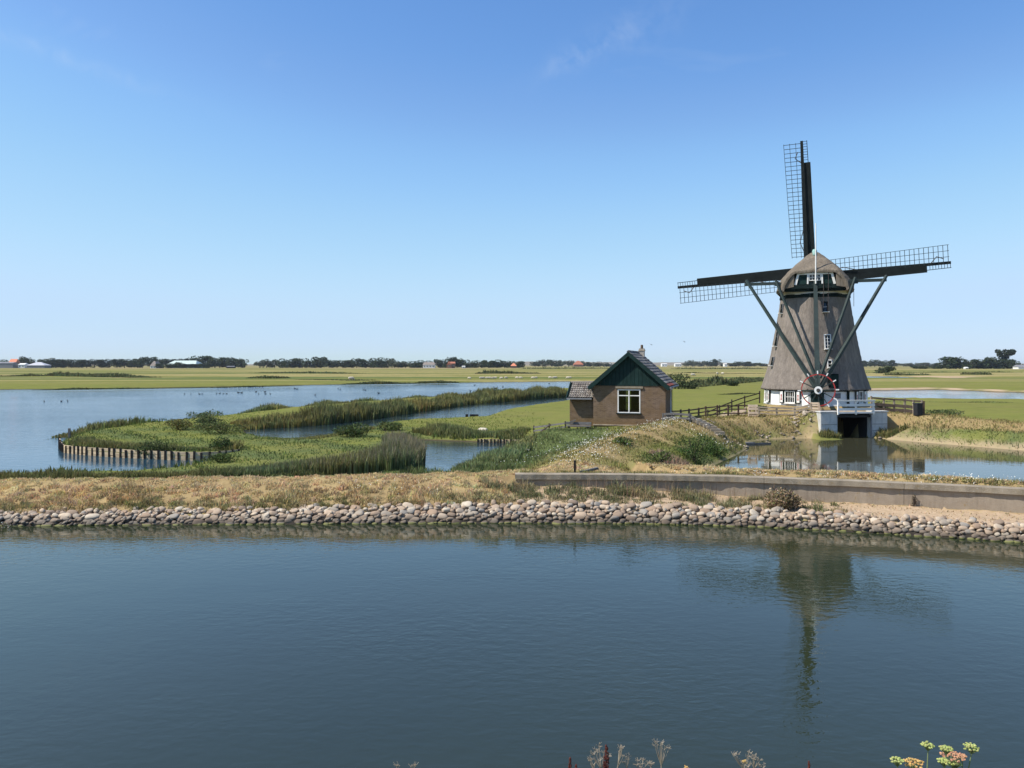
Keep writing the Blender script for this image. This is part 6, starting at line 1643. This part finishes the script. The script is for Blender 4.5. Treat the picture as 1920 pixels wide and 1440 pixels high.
bld('farmhouse', 1085, 18, 686.5, 683.5, 676.5, M['far_brick'], M['far_red_roof'], 'distant farmhouse with big orange pyramid roof left of the brick pump house', Y=1540, hip=.75, nwin=0, depth=20)
for i, (px, w, lab) in enumerate([(1141, 13, 'distant white building touching the left roof slope of the pump house'), (1246, 10, 'distant white building just right of the pump house chimney'), (1268, 4, 'tiny distant white building left of the pale trees'), (1274, 7, 'distant white building closest to the pale trees'), (1361, 5, 'tiny distant white building in the gap left of the mill')]):
    bld('white_building', px, w, 686.5, 682.5, 681.5, M['far_white'], M['far_white'], lab, Y=1650, nwin=2, depth=12)
bld('shed', 1813, 5, 692, 689.5, 688, M['far_white'], M['far_white'], 'small white shed in the gap of the right hand trees', Y=800, nwin=1, depth=4)
bld('barn', 1917, 15, 692, 688, 684, M['far_white'], M['far_grey_roof'], 'barn with grey roof at the right edge behind the trees', Y=800, nwin=0, depth=9)
tag(MB().box((0, 0, 1.8), (.25, .25, 4.0)).build('pole', M['far_white'], None, loc=(*G(1897, 691.5, .3), 0)), 'slim pale pole before the right hand trees', 'pole')

# ------------------------------------------------------------------ sheep and water birds
def sheep_mesh(lying=False):
    m = MB()
    m.blob((0, 0, .52), (.52, .27, .29), 10, 7); m.blob((-.3, 0, .52), (.28, .26, .28), 8, 5); m.blob((.3, 0, .55), (.27, .25, .27), 8, 5)
    m.tube([(.45, 0, .6), (.62, 0, .55 if lying else .42), (.74, 0, .48 if lying else .22)], [.15, .12, .09], 8); m.tube([(.68, 0, .5 if lying else .32), (.84, 0, .40 if lying else .10)], [.10, .055], 8)
    for sy in (-1, 1): m.blob((.64, sy * .12, .56 if lying else .40), (.03, .08, .035), 5, 3)
    if not lying:
        for sx in (-.32, .30):
            for sy in (-.13, .13): m.tube([(sx, sy, .4), (sx + .02, sy, .2), (sx, sy, 0)], [.075, .045, .035], 6)
    m.tube([(-.5, 0, .6), (-.58, 0, .42)], [.06, .03], 5)
    return m
def sheep_obj(x, y, z, rz, label, group=None, lying=False, s=1.0):
    o = sheep_mesh(lying).build('sheep', M['fleece'], None, smooth=True, loc=(x, y, z - (.22 if lying else 0)), rot=(0, 0, rz)); o.scale = (s, s, s); return tag(o, label, 'sheep', group)
x, y = G(906, 808, .4); sheep_obj(x, y, gz(x, y), 2.6, 'single white sheep lying on the meadow above the pool', lying=True, s=.62)
sx_ = [705, 815, 838, 875, 898, 932, 954, 1012, 1053, 1158, 1190, 1308, 1338, 1470, 1508, 1522, 1640, 1660]
sp0 = sheep_mesh().mesh('sheep', True); sp0.materials.append(M['fleece'])
for i, q in enumerate(sx_):
    px = 740 + q / 5.05; y = 249 + (px - 880) * .06 + R.uniform(0, 6); o = link_mesh('sheep', sp0, None, None, ((px - 960) / F * y, y, .3), (0, 0, R.choice([0, 3.1]) + R.uniform(-.5, .5)))
    o.scale = (.95, .95, 1.0); tag(o, ordinal(i + 1) + ' white sheep from the left along the far lake shore', 'sheep', 'sheep along the far lake shore')
x, y = G(658, 713.5, .35); o = link_mesh('sheep', sp0, None, None, (x, y, .34), (0, 0, .4)); o.scale = (1.4, 1.4, 1.4); tag(o, 'lone bright white sheep on the meadow beyond the middle of the lake', 'sheep')
for i, (px, py) in enumerate([(1299, 705.5), (1345, 702.5), (1355, 702.5)]):
    x, y = G(px, py, .35); o = link_mesh('sheep', sp0, None, None, (x, y, .34), (0, 0, i)); o.scale = (1.4,) * 3; tag(o, ['white sheep in the green field between brick house and mill', 'left one of two white sheep on the far pale strip', 'right one of two white sheep on the far pale strip'][i], 'sheep')
db = MB()
db.blob((0, 0, .08), (.26, .13, .13), 8, 5); db.tube([(.18, 0, .12), (.25, 0, .26), (.27, 0, .32)], [.06, .045, .04], 6); db.blob((.29, 0, .34), (.075, .055, .055), 6, 4); db.tube([(.34, 0, .335), (.43, 0, .325)], [.025, .012], 5); db.tube([(-.22, 0, .12), (-.36, 0, .19)], [.06, .015], 5)
duck_me = db.mesh('duck', True); duck_me.materials.append(M['feather'])
dk = [(83, 753), (115, 753), (127, 752), (346, 739), (358, 739), (374, 739), (379, 739), (406, 738.5), (412, 738), (419, 738.5), (425, 738.5), (447, 736.5), (453, 737), (480, 735), (485, 739), (497, 735), (498, 739), (507, 739), (553, 729), (557, 730), (591, 741),
      (634, 729), (638, 730.5), (681, 731.5), (685, 732), (710, 737.5), (882, 733.5), (890, 722.5), (1030, 719.5)]
for i, (px, py) in enumerate(dk):
    x, y = G(px, py, 0); o = link_mesh('duck', duck_me, None, None, (x, y, 0), (0, 0, R.uniform(0, 6.28))); s = .6 if y < 140 else .75; o.scale = (s,) * 3
    tag(o, ordinal(i + 1) + ' dark duck from the left swimming on the lake', 'duck', 'ducks swimming on the lake')
for i in range(20):
    px = 408 + i * 4.4 + R.uniform(-1, 1); x, y = G(px, 727.2 - i * .07, 0); o = link_mesh('duck', duck_me, None, None, (x, y, 0.0), (0, 0, R.uniform(0, 6.28))); o.scale = (.75,) * 3
    tag(o, ordinal(i + 1) + ' duck from the left in the flock along the far left shore', 'duck', 'flock along the far left shore')
for i, (px, py) in enumerate([(929, 730), (932, 729.5), (943, 727.5)]):
    x, y = G(px, py + 4, 0); o = link_mesh('duck', duck_me, None, None, (x, y, .5), (0, 0, R.uniform(0, 6.28))); o.scale = (1.1,) * 3; tag(o, ordinal(i + 1) + ' dark bird from the left standing on the lake side reeds', 'duck', 'birds on the reeds of the spit')
def bird(px, py, Y, label):
    m = MB(); m.blob((0, 0, 0), (.22, .08, .07), 6, 4)
    for s in (-1, 1): m.add([(.1, 0, .03), (-.08, 0, .03), (-.06, s * .32, .12), (.06, s * .32, .12), (-.04, s * .6, .05), (0, s * .6, .05), (.08, 0, .0), (-.06, 0, .0)], [(0, 1, 2, 3), (3, 2, 4, 5), (6, 3, 2, 7)])
    o = m.build('bird', M['feather'], None, loc=P(px, py, Y), rot=(.3, .2, R.uniform(0, 6))); tag(o, label, 'bird')
bird(1221, 646.5, 160, 'small dark bird flying right of the chimney'); bird(1283, 641, 190, 'smaller dark bird flying farther right of the chimney')

# ------------------------------------------------------------------ plants on the near bank, bottom edge of the picture
def stem_pts(x, y, zt, sway):
    z0 = gz(x, y); return [(x + sway * 1.0, y, z0 - .05), (x + sway * .6, y, z0 + (zt - z0) * .5), (x, y, zt)]
M['fennel_stem'] = plain('fennel_stem', (.17, .21, .10), .7, .2, 20)
M['dry_stem'] = plain('dry_stem', (.27, .225, .17), .8, .25, 30)
M['dock_seed'] = plain('dock_seed', (.085, .022, .016), .8, .35, 60)
def umbel(root, c, r, cols, stemmat, tilt=(0, 0), dens=26, flor=.0044):
    c = Vector(c); base = c - Vector((tilt[0] * .5, 0, r * 1.15))
    rays = MB(); pos = []; 
    for i in range(dens):
        a = i * 2.399 + R.uniform(-.2, .2); q = math.sqrt((i + .5) / dens) * r
        tip_ = c + Vector((math.cos(a) * q, math.sin(a) * q, -q * q / r * .25 + R.uniform(-.004, .004)))
        rays.tube([base, tip_], [.0014, .001], 4, False)
        for k in range(16):
            d = Vector((R.gauss(0, 1), R.gauss(0, 1), abs(R.gauss(0, .8)))).normalized() * R.uniform(.2, 1) * r * .15
            pos.append(tuple(tip_ + d))
    u = rays.build('umbel_rays', stemmat, root)
    f = MB()
    for p in pos: f.blob(p, (flor * .62, flor * .62, flor * .5), 5, 3)
    me__ = f.mesh('florets'); at2 = me__.color_attributes.new('tint', 'FLOAT_COLOR', 'POINT')
    nb = len(me__.vertices) // len(pos); cc_ = np.ones((len(pos), nb, 4)); cc_[:, :, :3] = colvar(np.array(cols)[rng.integers(0, len(cols), len(pos))], len(pos), .14)[:, None, :]
    at2.data.foreach_set('color', cc_.astype(np.float32).ravel()); link_mesh('florets', me__, M['flower'], u)
    return base
YG, OR_, SA = [(.42, .46, .16), (.34, .40, .12), (.52, .52, .22)], [(.66, .43, .15), (.74, .52, .22), (.55, .35, .12)], [(.60, .32, .20), (.66, .40, .24), (.50, .27, .16)]
def fennel(heads, label, Y=3.1):
    x0, z0 = (heads[0][0] - 960) / F * Y, HC - (heads[0][1] - HZ) / F * Y
    root = empty('fennel_plant', (0, 0, 0), 0, label, 'flower')
    for (px, py, w, cols, sway) in heads:
        x, z = (px - 960) / F * Y, HC - (py - HZ) / F * Y; y = Y + R.uniform(-.05, .05)
        b = umbel(root, (x, y, z), w / F * Y / 2 * .90, cols, M['fennel_stem'])
        MB().tube([(b.x + sway, y, gz(x, y) - .05), (b.x + sway * .45, y, b.z - .22), tuple(b)], [.005, .0036, .0022], 6).build('stem', M['fennel_stem'], root)
    return root
fennel([(1673, 1414, 26, YG, .05)], 'small green fennel umbel at the left of the yellow flower group')
fennel([(1707, 1421, 38, OR_, -.01)], 'golden yellow fennel umbel at the bottom edge')
fennel([(1752, 1406, 26, YG, -.02), (1762, 1418, 24, YG, -.02), (1768, 1396, 26, YG, -.05), (1740, 1437, 16, YG, .0)], 'tall pale green fennel with several stacked umbels', 3.05)
fennel([(1787, 1415, 46, SA, .0), (1790, 1429, 28, YG, .0), (1806, 1418, 18, SA, .0)], 'salmon coloured fennel umbel with a green one beneath')
fennel([(1826, 1402, 30, YG, -.10)], 'pale fennel umbel leaning out at the right end')
def dry_umbel(px, py, h, label, Y=3.3, spread=24, n=9, cols=((.40, .34, .28), (.30, .25, .20), (.20, .14, .10))):
    x, z = (px - 960) / F * Y, HC - (py - HZ) / F * Y; root = empty('dried_umbel', (0, 0, 0), 0, label, 'plant')
    st = MB(); zb = z - h / F * Y
    st.tube([(x, Y, gz(x, Y) - .05), (x + .004, Y, zb - .06), (x, Y, zb)], [.004, .0032, .0026], 5)
    tw = MB()
    for i in range(n):
        a = R.uniform(0, 6.28); q = spread / F * Y * R.uniform(.2, 1); t = Vector((x + math.cos(a) * q, Y + math.sin(a) * q, z - R.uniform(0, .5) * h / F * Y))
        mid = Vector((x, Y, zb)).lerp(t, .55) + Vector((0, 0, -.004)); tw.tube([(x, Y, zb), mid, t], [.0016, .0012, .0009], 4, False)
        for k in range(7):
            b = R.uniform(0, 6.28); e = t + Vector((math.cos(b), math.sin(b), R.uniform(.2, 1.1))) * R.uniform(.004, .014); tw.tube([t, e], [.001, .0008], 3, False); tw.blob(e, .0016, 4, 3)
    st.build('stem', M['dry_stem'], root); tw.build('twigs', M['dry_stem'], root)
for i, (px, py, h, sp, n, lab) in enumerate([(1128, 1398, 46, 22, 10, 'pale dried umbel behind the dark red seed spike'), (1158, 1396, 42, 14, 6, 'thin dried umbel right of the red seed spike'), (1112, 1420, 22, 10, 5, 'small dried umbel left of the red seed spike'), (1176, 1416, 24, 9, 5, 'short dried umbel second right of the seed spike'),
     (1202, 1428, 14, 14, 8, 'low dried umbels near the bottom edge'), (1240, 1390, 46, 15, 9, 'tallest dried umbel with brown seed heads'), (1222, 1432, 10, 8, 5, 'tiny dried umbel left of the tallest one'), (1394, 1416, 26, 22, 12, 'pale branching dried umbel right of the middle'), (1414, 1414, 26, 12, 7, 'pale dried umbel leaning right beside the branching one'), (1428, 1432, 12, 8, 5, 'small dried umbel at the right of the pale group'), (772, 1435, 8, 8, 4, 'tiny dried plant tip left of the middle at the bottom edge'), (745, 1434, 8, 5, 3, 'tiniest dried tip at the left of the bottom edge')]):
    dry_umbel(px, py, h, lab, spread=sp, n=n)
def dock(px, top, w, label, Y=3.2, bot=1475):
    x = (px - 960) / F * Y; zt = HC - (top - HZ) / F * Y; zb = HC - (bot - HZ) / F * Y
    root = empty('dock_spike', (0, 0, 0), 0, label, 'plant')
    MB().tube([(x + .01, Y, gz(x, Y) - .05), (x, Y, zb), (x - .003, Y, zt)], [.004, .003, .0015], 5).build('stem', M['dock_seed'], root)
    m = MB()
    for i in range(int(170 * min(1, w / 12))):
        t = R.random(); q = w / 2 / F * Y * (1 - t ** 3 * .75) * math.sqrt(R.random()); a = R.uniform(0, 6.28)
        m.blob((x + math.cos(a) * q, Y + math.sin(a) * q, zb + (zt - zb) * t), (.0035, .003, .0042), 5, 3)
    m.build('seed_head', M['dock_seed'], root)
dock(1137, 1398, 13, 'dark red dock seed spike at the bottom edge'); dock(1069, 1421, 7, 'thin dark red dock tip left of the tall seed spike'); dock(1517, 1428, 5, 'small dark red dock tip below the mill reflection'); dock(1080, 1434, 6, 'short dark red side tip beside the thin dock tip')
for px, py, lab in ((1287, 1438, 'small yellow flower head on the bottom edge'), (1396, 1427, 'yellow flower head inside the pale branching umbel')):
    root = empty('yellow_flower', (0, 0, 0), 0, lab, 'flower'); x, z = (px - 960) / F * 3.2, HC - (py - HZ) / F * 3.2
    b = umbel(root, (x, 3.2, z), .010, OR_, M['dry_stem'], dens=8, flor=.004); MB().tube([(x, 3.2, gz(x, 3.2)), tuple(b)], [.003, .002], 5).build('stem', M['dry_stem'], root)
# grass on the near bank below the frame
X, Y = scatter_box(6000, -3.5, 3.5, 1.6, 3.6); o = blades('near_grass', xyz(X, Y), rng.uniform(.05, .16, len(X)), .006, colvar((.24, .20, .09), len(X)), lean=.8); tag(o, 'dry grass on the near bank below the camera', kind='stuff')

# ------------------------------------------------------------------ air
hz = NT('haze')
hz.n.remove(hz.b)
pv = hz.node('ShaderNodeVolumePrincipled'); pv.inputs['Color'].default_value = (.80, .88, 1.0, 1); pv.inputs['Density'].default_value = 0.00005; pv.inputs['Anisotropy'].default_value = 0.1
hz.link(pv.outputs[0], hz.out.inputs['Volume'])
HAZE = True
if HAZE:
    o = MB().box((0, 2600, 13.0), (8400, 5600, 30.0)).build('haze', hz.m); tag(o, 'thin summer haze over the polder', kind='stuff')
